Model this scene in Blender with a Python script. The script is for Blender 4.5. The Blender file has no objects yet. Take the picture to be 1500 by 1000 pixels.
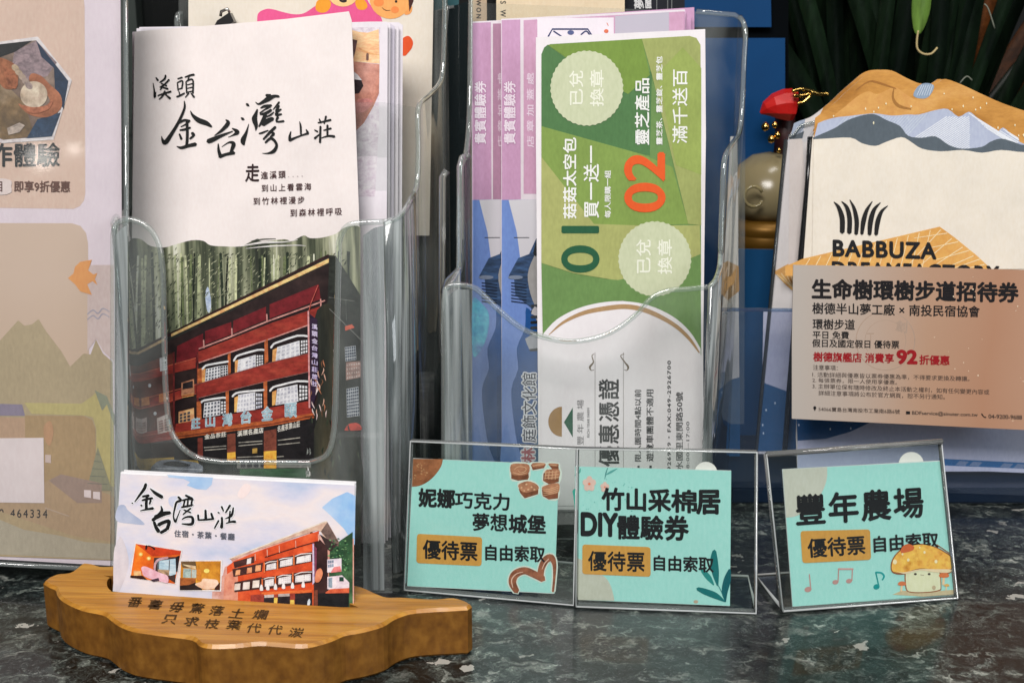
import bpy, bmesh, math, random
from mathutils import Vector, Matrix
from mathutils.geometry import tessellate_polygon
SC = bpy.context.scene
COL = SC.collection
rnd = random.Random(7)

# ------------------------------------------------------------------ camera
FPX, PITCH, CAMH = 1800.0, math.radians(14), 0.22
CAM = Vector((0, 0, CAMH))
cd = bpy.data.cameras.new('camera'); cam = bpy.data.objects.new('camera', cd); COL.objects.link(cam)
cam.location = CAM; cam.rotation_euler = (math.pi/2 - PITCH, 0, 0)
cd.sensor_width = 36; cd.lens = 36*FPX/1500; cd.clip_start = 0.01; cd.clip_end = 50
cd.dof.use_dof = True; cd.dof.focus_distance = 0.50; cd.dof.aperture_fstop = 28
SC.camera = cam
RIGHT = Vector((1, 0, 0)); FWD = Vector((0, math.cos(PITCH), -math.sin(PITCH))); UP = Vector((0, math.sin(PITCH), math.cos(PITCH)))
def ray(px, py):
    return (RIGHT*((px-750)/FPX) + UP*((500-py)/FPX) + FWD)
def at_y(px, py, Y):                     # point of the place seen at this pixel at distance Y
    d = ray(px, py); return CAM + d*(Y/d.y)
def at_z(px, py, z):
    d = ray(px, py); return CAM + d*((z-CAMH)/d.z)

# ------------------------------------------------------------------ world, lights, exposure
w = bpy.data.worlds.new('World'); SC.world = w; w.use_nodes = True
w.node_tree.nodes['Background'].inputs[0].default_value = (0.9, 0.92, 0.95, 1)
w.node_tree.nodes['Background'].inputs[1].default_value = 0.05
def area(name, loc, target, sx, sy, power, col=(1, .97, .93), shape='RECTANGLE'):
    l = bpy.data.lights.new(name, 'AREA'); l.shape = shape; l.size = sx; l.size_y = sy; l.energy = power; l.color = col
    o = bpy.data.objects.new(name, l); COL.objects.link(o); o.location = loc
    o.rotation_euler = (Vector(target)-Vector(loc)).to_track_quat('-Z', 'Y').to_euler(); return o
area('ceiling_panel', (-0.25, -0.75, 1.15), (0, .5, .1), 0.8, 0.5, 27.5, (1, .96, .935))
area('side_light', (1.1, -0.6, 0.7), (0, .5, .1), 0.5, 0.7, 6.0, (.9, .96, 1))  # unseen cool lamp shining in from the right
area('ceiling_panel', (0.3, 0.35, 1.5), (0.1, .6, .0), 0.5, 0.2, 4.0)
SC.view_settings.view_transform = 'Standard'; SC.view_settings.look = 'None'
SC.view_settings.exposure = 0.1; SC.view_settings.gamma = 1
cy = SC.cycles
cy.transparent_max_bounces = 48; cy.max_bounces = 14; cy.transmission_bounces = 12; cy.glossy_bounces = 5; cy.diffuse_bounces = 3
cy.sample_clamp_indirect = 4.0; cy.caustics_refractive = False; cy.caustics_reflective = False; cy.blur_glossy = 0.5

# ------------------------------------------------------------------ materials
def lin(c): c = c/255.0; return c/12.92 if c <= .04045 else ((c+.055)/1.055)**2.4
GAIN = 1.12
def L(rgb, g=None):
    g = GAIN if g is None else g
    return tuple(min(.88, lin(v)*g) for v in rgb)+(1,)
MATS = {}
def newmat(name):
    m = bpy.data.materials.new(name); m.use_nodes = True; nt = m.node_tree; nt.nodes.clear()
    out = nt.nodes.new('ShaderNodeOutputMaterial'); return m, nt, out
def N(nt, t, **kw):
    n = nt.nodes.new(t)
    for k, v in kw.items():
        if k in ('operation', 'blend_type', 'data_type', 'feature', 'distance', 'noise_dimensions', 'bands_direction', 'wave_type'): setattr(n, k, v)
        else: n.inputs[k.replace('_', ' ')].default_value = v
    return n
def coords(nt, scale=(1, 1, 1), rot=(0, 0, 0), loc=(0, 0, 0)):
    tc = nt.nodes.new('ShaderNodeTexCoord'); mp = nt.nodes.new('ShaderNodeMapping')
    nt.links.new(tc.outputs['Object'], mp.inputs[0]); mp.inputs['Scale'].default_value = scale
    mp.inputs['Rotation'].default_value = rot; mp.inputs['Location'].default_value = loc; return mp.outputs[0]
def mixc(nt, fac, a, b, blend='MIX'):
    n = nt.nodes.new('ShaderNodeMix'); n.data_type = 'RGBA'; n.blend_type = blend
    for s, v in ((n.inputs[0], fac), (n.inputs[6], a), (n.inputs[7], b)):
        if isinstance(v, (tuple, float, int)): s.default_value = v
        else: nt.links.new(v, s)
    return n.outputs[2]
def ramp(nt, fac, stops):
    r = nt.nodes.new('ShaderNodeValToRGB'); nt.links.new(fac, r.inputs[0]); e = r.color_ramp.elements
    while len(e) < len(stops): e.new(0.5)
    for i, (p, c) in enumerate(stops): e[i].position = p; e[i].color = c if len(c) == 4 else tuple(c)+(1,)
    return r.outputs[0]
def principled(nt, out, color, rough=.5, spec=.5, **kw):
    p = nt.nodes.new('ShaderNodeBsdfPrincipled')
    if isinstance(color, tuple): p.inputs['Base Color'].default_value = color
    else: nt.links.new(color, p.inputs['Base Color'])
    p.inputs['Roughness'].default_value = rough; p.inputs['Specular IOR Level'].default_value = spec
    for k, v in kw.items(): p.inputs[k.replace('_', ' ')].default_value = v
    nt.links.new(p.outputs[0], out.inputs[0]); return p
def ink(rgb, rough=.5, mott=.10):
    """printed paper: flat colour with fibre grain and faint mottling"""
    key = ('ink', tuple(rgb), rough, mott)
    if key in MATS: return MATS[key]
    m, nt, out = newmat('print_%d_%d_%d' % tuple(rgb))
    n1 = N(nt, 'ShaderNodeTexNoise', Scale=55.0, Detail=3.0); nt.links.new(coords(nt), n1.inputs['Vector'])
    n2 = N(nt, 'ShaderNodeTexNoise', Scale=900.0, Detail=2.0); nt.links.new(coords(nt, (1, 1, .4)), n2.inputs['Vector'])
    a = mixc(nt, n1.outputs['Fac'], L(rgb, GAIN*(1-mott)), L(rgb, GAIN*(1+mott)))
    b = mixc(nt, .16, a, n2.outputs['Fac'], 'OVERLAY')
    if mott > .2:                 # half-tone print of a photograph: blotchy detail inside every tone
        n3 = N(nt, 'ShaderNodeTexNoise', Scale=260.0, Detail=7.0, Roughness=.75, Distortion=.4); nt.links.new(coords(nt, (1, 1, 1.4)), n3.inputs['Vector'])
        b = mixc(nt, .8, b, ramp(nt, n3.outputs['Fac'], [(.34, (.16, .16, .17)), (.5, (.5, .5, .5)), (.68, (.82, .80, .78))]), 'OVERLAY')
    principled(nt, out, b, rough, .18); MATS[key] = m; return m
def graded(rgbs, axis='x', a=0., b=.1, rough=.5, noise=.25, nscale=30., metal=0., key=None):
    """colour gradient along a local axis, broken by noise"""
    m, nt, out = newmat('colour_gradient')
    co = coords(nt); sp = nt.nodes.new('ShaderNodeSeparateXYZ'); nt.links.new(co, sp.inputs[0])
    mr = nt.nodes.new('ShaderNodeMapRange'); nt.links.new(sp.outputs['XYZ'.index(axis.upper())], mr.inputs[0])
    mr.inputs[1].default_value = a; mr.inputs[2].default_value = b
    no = N(nt, 'ShaderNodeTexNoise', Scale=nscale, Detail=4.0); nt.links.new(co, no.inputs['Vector'])
    ma = nt.nodes.new('ShaderNodeMath'); ma.operation = 'MULTIPLY_ADD'; nt.links.new(no.outputs['Fac'], ma.inputs[0])
    ma.inputs[1].default_value = noise; ad = nt.nodes.new('ShaderNodeMath'); ad.operation = 'SUBTRACT'
    nt.links.new(mr.outputs[0], ma.inputs[2]); nt.links.new(ma.outputs[0], ad.inputs[0]); ad.inputs[1].default_value = noise*.5
    k = len(rgbs)
    c = ramp(nt, ad.outputs[0], [(i/(k-1), L(q)) for i, q in enumerate(rgbs)])
    principled(nt, out, c, rough, .4, Metallic=metal); return m
def noisy(rgbs, scale=(1, 1, 1), ns=30., rough=.5, detail=5., name='printed_photo', dist=0., lo=.3, hi=.7, hf=.5):
    m, nt, out = newmat(name); n = N(nt, 'ShaderNodeTexNoise', Scale=ns, Detail=detail, Distortion=dist)
    nt.links.new(coords(nt, scale), n.inputs['Vector']); k = len(rgbs)
    c = ramp(nt, n.outputs['Fac'], [(lo+(hi-lo)*i/(k-1), L(q)) for i, q in enumerate(rgbs)])
    n3 = N(nt, 'ShaderNodeTexNoise', Scale=300.0, Detail=6.0, Roughness=.7); nt.links.new(coords(nt, scale), n3.inputs['Vector'])
    c = mixc(nt, hf, c, ramp(nt, n3.outputs['Fac'], [(.34, (.2, .2, .2)), (.66, (.8, .8, .8))]), 'OVERLAY')
    principled(nt, out, c, rough, .2); return m
def acrylic(tint=(.95, .97, .96), gl=1.0, name='clear_acrylic', haze=0.0, hazecol=(.6, .65, .66), wav=0.0, streak=None):
    key = (name, tint, gl, haze, wav)
    if key in MATS: return MATS[key]
    m, nt, out = newmat(name)
    tr = nt.nodes.new('ShaderNodeBsdfTransparent'); tr.inputs[0].default_value = tuple(tint)+(1,)
    g = nt.nodes.new('ShaderNodeBsdfGlossy'); g.inputs['Roughness'].default_value = .05
    f = nt.nodes.new('ShaderNodeFresnel'); f.inputs[0].default_value = 1.45
    if wav:
        n = N(nt, 'ShaderNodeTexNoise', Scale=28.0, Detail=1.0); nt.links.new(coords(nt, (1, 1, .35)), n.inputs['Vector'])
        bp = nt.nodes.new('ShaderNodeBump'); bp.inputs['Strength'].default_value = wav; bp.inputs['Distance'].default_value = .002
        nt.links.new(n.outputs['Fac'], bp.inputs['Height'])
        nt.links.new(bp.outputs[0], g.inputs['Normal']); nt.links.new(bp.outputs[0], f.inputs['Normal'])
    mu = nt.nodes.new('ShaderNodeMath'); mu.operation = 'MULTIPLY'; nt.links.new(f.outputs[0], mu.inputs[0])
    ge = nt.nodes.new('ShaderNodeNewGeometry'); mr = nt.nodes.new('ShaderNodeMapRange'); nt.links.new(ge.outputs['Backfacing'], mr.inputs[0])
    mr.inputs[3].default_value = gl; mr.inputs[4].default_value = 0.0; nt.links.new(mr.outputs[0], mu.inputs[1])   # the far face of a thin pane adds nothing
    mx = nt.nodes.new('ShaderNodeMixShader'); nt.links.new(mu.outputs[0], mx.inputs[0])
    base = tr.outputs[0]
    if haze:
        d = nt.nodes.new('ShaderNodeBsdfDiffuse'); d.inputs[0].default_value = tuple(hazecol)+(1,)
        m2 = nt.nodes.new('ShaderNodeMixShader'); m2.inputs[0].default_value = haze
        if streak:               # scuffs on the panels, painted refraction streaks in the corners
            n4 = N(nt, 'ShaderNodeTexNoise', Scale=streak[0], Detail=4.0, Distortion=.3); nt.links.new(coords(nt, (1, 1, streak[1])), n4.inputs['Vector'])
            rr = nt.nodes.new('ShaderNodeMapRange'); nt.links.new(n4.outputs['Fac'], rr.inputs[0]); rr.inputs[1].default_value = .38; rr.inputs[2].default_value = .66
            rr.inputs[3].default_value = haze*.25; rr.inputs[4].default_value = haze*2.6; nt.links.new(rr.outputs[0], m2.inputs[0])
        nt.links.new(tr.outputs[0], m2.inputs[1]); nt.links.new(d.outputs[0], m2.inputs[2]); base = m2.outputs[0]
    nt.links.new(base, mx.inputs[1]); nt.links.new(g.outputs[0], mx.inputs[2]); nt.links.new(mx.outputs[0], out.inputs[0])
    MATS[key] = m; return m
def glass(name='moulded_acrylic', col=(.93, .96, .95), rough=.02):
    if name in MATS: return MATS[name]
    m, nt, out = newmat(name)
    p = principled(nt, out, tuple(col)+(1,), rough, .5, IOR=1.47); p.inputs['Transmission Weight'].default_value = .85
    MATS[name] = m; return m
def plain(name, rgb, rough=.5, metal=0., spec=.5, ns=40., amt=.25, bump=0.):
    m, nt, out = newmat(name); n = N(nt, 'ShaderNodeTexNoise', Scale=ns, Detail=4.0); nt.links.new(coords(nt), n.inputs['Vector'])
    c = mixc(nt, n.outputs['Fac'], L(rgb, 1-amt), L(rgb, 1+amt)); p = principled(nt, out, c, rough, spec, Metallic=metal)
    if bump:
        b = nt.nodes.new('ShaderNodeBump'); b.inputs['Strength'].default_value = bump; b.inputs['Distance'].default_value = .001
        nt.links.new(n.outputs['Fac'], b.inputs['Height']); nt.links.new(b.outputs[0], p.inputs['Normal'])
    return m
WHITE = (222, 213, 211); BLACK = (22, 24, 26)
CLEAR = acrylic(); EDGE = glass()
BEAD = acrylic((.90, .93, .92), 2.4, 'acrylic_bead', .10, (.85, .9, .88))
RIM = acrylic((.62, .66, .65), 3.2, 'acrylic_edge', .22, (.55, .6, .6))

# ------------------------------------------------------------------ object helpers
def tag(o, label=None, cat=None, group=None, kind=None):
    if label: o['label'] = label
    if cat: o['category'] = cat
    if group: o['group'] = group
    if kind: o['kind'] = kind
    return o
def link(name, me, parent=None, M=None):
    o = bpy.data.objects.new(name, me); COL.objects.link(o)
    if parent is not None: o.parent = parent
    elif M is not None: o.matrix_world = M
    return o
def empty(name, loc=(0, 0, 0), M=None):
    o = bpy.data.objects.new(name, None); COL.objects.link(o); o.empty_display_size = .02
    o.matrix_world = M if M is not None else Matrix.Translation(loc); return o
def mesh(name, V, F, mats, idx=None, smooth=False):
    me = bpy.data.meshes.new(name); me.from_pydata([tuple(v) for v in V], [], F)
    for m in (mats if isinstance(mats, (list, tuple)) else [mats]): me.materials.append(m)
    if idx: me.polygons.foreach_set('material_index', idx)
    if smooth: me.polygons.foreach_set('use_smooth', [True]*len(F))
    me.update(); return me
def recalc(me):
    bm = bmesh.new(); bm.from_mesh(me); bmesh.ops.recalc_face_normals(bm, faces=bm.faces); bm.to_mesh(me); bm.free(); return me
def smoothpath(pts, n=5, closed=False):
    """Catmull-Rom through points (any dimension)"""
    P = [tuple(p) for p in pts]; out = []
    k = len(P)
    if k < 3 and not closed: return P
    rng = range(k if closed else k-1)
    for i in rng:
        if closed: p0, p1, p2, p3 = P[(i-1) % k], P[i], P[(i+1) % k], P[(i+2) % k]
        else: p0, p1, p2, p3 = P[max(i-1, 0)], P[i], P[i+1], P[min(i+2, k-1)]
        for j in range(n):
            t = j/n; t2 = t*t; t3 = t2*t
            out.append(tuple(.5*((2*b)+(c-a)*t+(2*a-5*b+4*c-d)*t2+(3*b-a-3*c+d)*t3) for a, b, c, d in zip(p0, p1, p2, p3)))
    if not closed: out.append(P[-1])
    return out
def tube_data(path, r, seg=8, cap=True):
    V, F = [], []; P = [Vector(p) for p in path]; n = len(P)
    up = None
    for i, p in enumerate(P):
        t = (P[min(i+1, n-1)]-P[max(i-1, 0)]).normalized()
        if up is None: up = t.orthogonal().normalized()
        up = (up - t*up.dot(t)).normalized(); s = t.cross(up)
        rr = r[i] if isinstance(r, (list, tuple)) else r
        for k in range(seg):
            a = 2*math.pi*k/seg; V.append(p+up*math.cos(a)*rr+s*math.sin(a)*rr)
    for i in range(n-1):
        for k in range(seg): F.append((i*seg+k, i*seg+(k+1) % seg, (i+1)*seg+(k+1) % seg, (i+1)*seg+k))
    if cap: F.append(tuple(range(seg))[::-1]); F.append(tuple((n-1)*seg+k for k in range(seg)))
    return V, F
def tubes(name, paths, r, mat, parent=None, seg=8, M=None):
    V, F = [], []
    Mi = parent.matrix_world.inverted() if parent is not None else (M.inverted() if M is not None else Matrix())
    for p in paths:
        v, f = tube_data(p, r, seg); b = len(V); V += [Mi@x for x in v]; F += [tuple(i+b for i in q) for q in f]
    return link(name, mesh(name, V, F, mat, smooth=True), parent, M)
def lathe(name, prof, mat, parent=None, seg=32, loc=(0, 0, 0)):
    V, F = [], []; n = len(prof)
    for r, z in prof:
        for k in range(seg):
            a = 2*math.pi*k/seg; V.append((r*math.cos(a)+loc[0], r*math.sin(a)+loc[1], z+loc[2]))
    for i in range(n-1):
        for k in range(seg): F.append((i*seg+k, i*seg+(k+1) % seg, (i+1)*seg+(k+1) % seg, (i+1)*seg+k))
    F.append(tuple(range(seg))[::-1]); F.append(tuple((n-1)*seg+k for k in range(seg)))
    return link(name, mesh(name, V, F, mat, smooth=True), parent)

class Surf:
    """a flat sheet standing in the place; pixel helpers only read the photo onto that sheet"""
    def __init__(s, A, u, lean):
        s.A = Vector(A); s.u = Vector(u).normalized(); away = Vector((0, 0, 1)).cross(s.u).normalized()
        s.v = (Vector((0, 0, 1))*math.cos(lean)+away*math.sin(lean)).normalized(); s.w = s.v.cross(s.u)*-1
        s.w = (-(s.u.cross(s.v)))     # pointing away from the viewer
        s.M = Matrix(((s.u.x, s.w.x, s.v.x, s.A.x), (s.u.y, s.w.y, s.v.y, s.A.y), (s.u.z, s.w.z, s.v.z, s.A.z), (0, 0, 0, 1)))
    @classmethod
    def base(c, p0, p1, z0, lean):
        a, b = at_z(p0[0], p0[1], z0), at_z(p1[0], p1[1], z0); return c(a, b-a, math.radians(lean))
    @classmethod
    def stand(c, px, Y, z0, yaw, lean):
        """base line through depth Y under pixel column px"""
        D = Y; X = (px-750)/FPX*math.hypot(Y, CAMH-z0)*.985
        return c((X, Y, z0), (math.cos(math.radians(yaw)), math.sin(math.radians(yaw)), 0), math.radians(lean))
    def loc(s, px, py, off=0.):
        d = ray(px, py); n = s.w; A = s.A - n*off
        P = CAM + d*((A-CAM).dot(n)/d.dot(n)) - s.A
        return (P.dot(s.u), P.dot(s.v))
    def world(s, px, py, off=0.):
        a, b = s.loc(px, py); return s.A+s.u*a+s.v*b-s.w*off
    def shift(s, d):
        t = object.__new__(Surf); t.__dict__.update(s.__dict__); t.A = s.A+s.w*d
        t.M = s.M.copy(); t.M.translation = t.A; return t
LAY = 0.00006
def sheet(name, label, cat, S, px, mat, th=.0003, group=None, parent=None, local=None, kind=None):
    P = local or [S.loc(*p) for p in px]; n = len(P)
    V = [(a, 0, b) for a, b in P]+[(a, th, b) for a, b in P]
    tr = tessellate_polygon([[Vector((a, b, 0)) for a, b in P]])
    F = [tuple(t) for t in tr]+[tuple(i+n for i in t)[::-1] for t in tr]+[(i, (i+1) % n, (i+1) % n+n, i+n) for i in range(n)]
    me = recalc(mesh(name, V, F, mat))
    o = link(name, me, parent, None if parent else S.M)
    if parent and parent.get('_own') is None: pass
    if label or kind: tag(o, label, cat, group, kind)
    return o
TEXTS = {}
def glyphs(s, bold, spacing):
    k = (s, bold, spacing)
    if k not in TEXTS:
        c = bpy.data.curves.new('lettering', 'FONT'); c.body = s; c.offset = bold; c.resolution_u = 6 if all(ord(q) < 128 for q in s) else (3 if len(s) < 8 else 2); c.space_character = spacing
        o = bpy.data.objects.new('lettering', c); me = o.to_mesh()
        V = [(v.co.x, v.co.y) for v in me.vertices]; F = [tuple(p.vertices) for p in me.polygons]
        o.to_mesh_clear(); bpy.data.objects.remove(o); bpy.data.curves.remove(c); TEXTS[k] = (V, F)
    return TEXTS[k]
class Print:
    """flat print lying on a sheet: filled shapes, brush strokes and lettering, one mesh"""
    def __init__(s, S, parent, name='printed_text', T=None, base=1):
        s.S, s.parent, s.name, s.V, s.F, s.I, s.m = S, parent, name, [], [], [], []
        s.T = T or (0, 0, 1); s.b = base; s.tick = 0
    def q(s, x, y):
        return (s.T[0]+x/s.T[2], s.T[1]+y/s.T[2])
    def mi(s, m):
        if isinstance(m, tuple): m = ink(m, .5, .26) if s.name in ('printed_hotel', 'printed_photo', 'printed_forest') else ink(m)
        if m not in s.m: s.m.append(m)
        return s.m.index(m)
    def off(s, lay):
        s.tick += 1; return (s.b+lay)*LAY+(s.tick % 60)*1.2e-6
    def add(s, P, F, mat, lay):
        o = s.off(lay); b = len(s.V); s.V += [(x, -o, y) for x, y in P]; s.F += [tuple(i+b for i in f) for f in F]; s.I += [s.mi(mat)]*len(F)
    def poly(s, pts, mat, lay=0, raw=False):
        P = [s.S.loc(*(s.q(*p))) for p in pts]
        s.add(P, [tuple(t) for t in tessellate_polygon([[Vector((a, b, 0)) for a, b in P]])], mat, lay)
    def polys(s, pts, mat, lay=0, n=4): s.poly(smoothpath(pts, n, True), mat, lay)
    def ell(s, cx, cy, rx, ry, mat, lay=0, n=28, rot=0, a0=0, a1=360, scal=0):
        pts = []; ca, sa = math.cos(math.radians(rot)), math.sin(math.radians(rot))
        full = (a1-a0 == 360)
        for k in range(n+(0 if full else 1)):
            a = math.radians(a0+(a1-a0)*k/n); f = 1+(scal if k % 2 else 0)
            x, y = rx*f*math.cos(a), ry*f*math.sin(a); pts.append((cx+x*ca-y*sa, cy+x*sa+y*ca))
        s.poly(pts, mat, lay)
    def rrect(s, c, r, mat, lay=0, n=5):
        c = [Vector(p) for p in c]; out = []
        for i in range(4):
            p, a, b = c[i], c[i-1], c[(i+1) % 4]; da = (a-p).normalized()*r; db = (b-p).normalized()*r
            for k in range(n+1):
                t = k/n; out.append(tuple((p+da)*(1-t)**2+p*2*t*(1-t)+(p+db)*t*t))
        s.poly(out, mat, lay)
    def brush(s, pts, mat, lay=0, grow=0., n=5, scale=1.0):
        """stroke with width given at each point"""
        P = smoothpath([(p[0], p[1], p[2]) for p in pts], n); L2, R2 = [], []
        k = len(P)
        for i, (x, y, wd) in enumerate(P):
            dx = P[min(i+1, k-1)][0]-P[max(i-1, 0)][0]; dy = P[min(i+1, k-1)][1]-P[max(i-1, 0)][1]; l = math.hypot(dx, dy) or 1
            h = (max(wd, 0)*scale+grow)/2; L2.append((x-dy/l*h, y+dx/l*h)); R2.append((x+dy/l*h, y-dx/l*h))
        def cap(i, j):
            x, y, wd = P[i]; dx, dy = x-P[j][0], y-P[j][1]; l = math.hypot(dx, dy) or 1; h = (max(wd, 0)*scale+grow)/2
            return (x+dx/l*h*.8, y+dy/l*h*.8)
        A, B = cap(0, 1 if k > 1 else 0), cap(k-1, k-2)
        pts2 = [s.S.loc(*s.q(*p)) for p in [A]+L2+[B]+R2[::-1]]; m = len(pts2)
        F = [(0, 1, m-1)]
        for i in range(k-1): F.append((1+i, 2+i, m-2-i, m-1-i))
        F.append((k, k+1, k+2)); s.add(pts2, F, mat, lay)
    def line(s, pts, wd, mat, lay=0, n=1):
        s.brush([(x, y, wd) for x, y in pts], mat, lay, n=n)
    def text(s, st, bl, br, tl, mat, lay=0, bold=.0, spacing=1.0, wob=0.):
        V, F = glyphs(st, 0, spacing); xs = [v[0] for v in V]; ys = [v[1] for v in V]
        x0, x1, y0, y1 = min(xs), max(xs), min(ys), max(ys)
        a, b, c = (Vector(s.S.loc(*s.q(*p))) for p in (bl, br, tl))
        k = 1 if bold < .004 else (5 if bold < .03 else 9)
        for j in range(k):
          P = []
          r_ = bold*(1.0 if j else 0); dx, dy = r_*math.cos(j*2*math.pi/max(1, k-1)), r_*math.sin(j*2*math.pi/max(1, k-1))
          for x, y in V:
            u, v = (x+dx-x0)/(x1-x0), (y+dy-y0)/(y1-y0)
            if wob: u += wob*.02*math.sin(v*5+u*19); v += wob*.06*math.sin(u*23)
            p = a+(b-a)*u+(c-a)*v; P.append((p.x, p.y))
          s.add(P, F, mat, lay)
    def quad4(s, c, u0, v0, u1, v1, mat, lay):
        c = [Vector(p) for p in c]
        f = lambda u, v: tuple((c[0]*(1-u)+c[1]*u)*(1-v)+(c[3]*(1-u)+c[2]*u)*v)
        s.poly([f(u0, v0), f(u1, v0), f(u1, v1), f(u0, v1)], mat, lay)
    def grid(s, c, nx, ny, mat, lay, gap=.14):
        for i in range(nx):
            for j in range(ny):
                s.quad4(c, (i+gap)/nx, (j+gap)/ny, (i+1-gap)/nx, (j+1-gap)/ny, mat, lay)
    def build(s):
        if not s.F: return
        return link(s.name, mesh(s.name, s.V, s.F, s.m, s.I), s.parent)
# ------------------------------------------------------------------ the setting: counter and dark room behind
def granite():
    m, nt, out = newmat('polished_granite')
    co = coords(nt, (1, 1.0, 1))
    d = N(nt, 'ShaderNodeTexNoise', Scale=70.0, Detail=3.0); nt.links.new(co, d.inputs['Vector'])
    d2 = N(nt, 'ShaderNodeTexNoise', Scale=330.0, Detail=2.0); nt.links.new(co, d2.inputs['Vector'])
    def warp(v, src, amt):
        s = nt.nodes.new('ShaderNodeVectorMath'); s.operation = 'SUBTRACT'; nt.links.new(src.outputs['Color'], s.inputs[0]); s.inputs[1].default_value = (.5, .5, .5)
        k = nt.nodes.new('ShaderNodeVectorMath'); k.operation = 'SCALE'; nt.links.new(s.outputs[0], k.inputs[0]); k.inputs['Scale'].default_value = amt
        a = nt.nodes.new('ShaderNodeVectorMath'); a.operation = 'ADD'; nt.links.new(v, a.inputs[0]); nt.links.new(k.outputs[0], a.inputs[1]); return a.outputs[0]
    wv = warp(warp(co, d, .02), d2, .006)
    sc = nt.nodes.new('ShaderNodeMapping'); nt.links.new(wv, sc.inputs[0]); sc.inputs['Scale'].default_value = (.48, 1, 1)
    v1 = N(nt, 'ShaderNodeTexVoronoi', Scale=330.0); v2 = N(nt, 'ShaderNodeTexVoronoi', Scale=760.0)
    for v in (v1, v2): nt.links.new(sc.outputs[0], v.inputs['Vector'])
    s1 = nt.nodes.new('ShaderNodeSeparateColor'); nt.links.new(v1.outputs['Color'], s1.inputs[0])
    s2 = nt.nodes.new('ShaderNodeSeparateColor'); nt.links.new(v2.outputs['Color'], s2.inputs[0])
    na = N(nt, 'ShaderNodeTexNoise', Scale=80.0, Detail=10.0, Roughness=.66, Distortion=1.9); nt.links.new(sc.outputs[0], na.inputs['Vector'])
    nb = N(nt, 'ShaderNodeTexNoise', Scale=270.0, Detail=8.0, Roughness=.7, Distortion=2.4); nt.links.new(sc.outputs[0], nb.inputs['Vector'])
    c = ramp(nt, na.outputs['Fac'], [(.42, (.002, .003, .003)), (.49, (.007, .010, .010)), (.53, (.024, .032, .030)), (.585, (.085, .10, .09)), (.67, (.25, .26, .235))])
    cb = ramp(nt, nb.outputs['Fac'], [(.42, (.002, .003, .003)), (.53, (.012, .017, .018)), (.60, (.085, .10, .098)), (.68, (.36, .37, .34))])
    c = mixc(nt, .45, c, cb, 'LIGHTEN')
    c = mixc(nt, .55, c, ramp(nt, s1.outputs[0], [(0, (.25, .25, .25)), (.6, (.8, .8, .8)), (1, (1.9, 1.9, 1.85))]), 'MULTIPLY')
    c = mixc(nt, .35, c, ramp(nt, s2.outputs[0], [(0, (.35, .35, .35)), (1, (1.7, 1.7, 1.7))]), 'MULTIPLY')
    n3 = N(nt, 'ShaderNodeTexNoise', Scale=16.0, Detail=3.0); nt.links.new(co, n3.inputs['Vector'])
    c = mixc(nt, .7, c, ramp(nt, n3.outputs['Fac'], [(.36, (.45, .45, .45)), (.64, (1.7, 1.7, 1.7))]), 'MULTIPLY')
    g = ramp(nt, s1.outputs[2], [(.990, (0, 0, 0)), (.994, (1, 1, 1))])
    c = mixc(nt, g, c, (.42, .41, .37, 1))
    p = principled(nt, out, c, .30, .25); p.inputs['Coat Weight'].default_value = .30; p.inputs['Coat Roughness'].default_value = .07
    b = nt.nodes.new('ShaderNodeBump'); b.inputs['Strength'].default_value = .15; b.inputs['Distance'].default_value = .0005
    nt.links.new(s2.outputs[0], b.inputs['Height']); nt.links.new(b.outputs[0], p.inputs['Normal'])
    return m
def boxm(name, lo, hi, mat, parent=None, kind=None, bev=0.0):
    bm = bmesh.new(); bmesh.ops.create_cube(bm, size=1)
    for v in bm.verts: v.co = Vector([(lo[i]+hi[i])/2+v.co[i]*(hi[i]-lo[i]) for i in range(3)])
    if bev: bmesh.ops.bevel(bm, geom=bm.edges[:], offset=bev, segments=2, affect='EDGES')
    me = bpy.data.meshes.new(name); bm.to_mesh(me); bm.free(); me.materials.append(mat)
    o = link(name, me, parent)
    if kind: o['kind'] = kind
    return o
boxm('counter', (-1.6, -.2, -.03), (1.6, .80, 0), granite(), kind='structure', bev=.002)
boxm('floor', (-3, -2.5, -.95), (3, 2.2, -.9), plain('dark_floor', (60, 56, 52)), kind='structure')
boxm('wall', (-3, 1.75, -.9), (3, 1.85, 2.2), plain('dark_wall', (8, 10, 10), .6), kind='structure')
# dark cabinet with glazing bars far behind, left
cab = empty('glass_cabinet', (-.32, 1.3, 0)); tag(cab, 'dark glass-fronted cabinet in the shadow behind the leftmost brochure rack', 'cabinet')
dm = plain('cabinet_frame', (58, 66, 62), .35); dg = plain('cabinet_panel', (9, 13, 13), .25)
boxm('panel', (-.62, .02, -.9), (.3, .05, .8), dg, cab)
for x in (-.26, -.085, .09): boxm('upright', (x, -.005, -.9), (x+.022, .018, .8), dm, cab)
for z in (.12, .385): boxm('crossbar', (-.62, -.01, z), (.3, -.006, z+.016), dm, cab)

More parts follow.
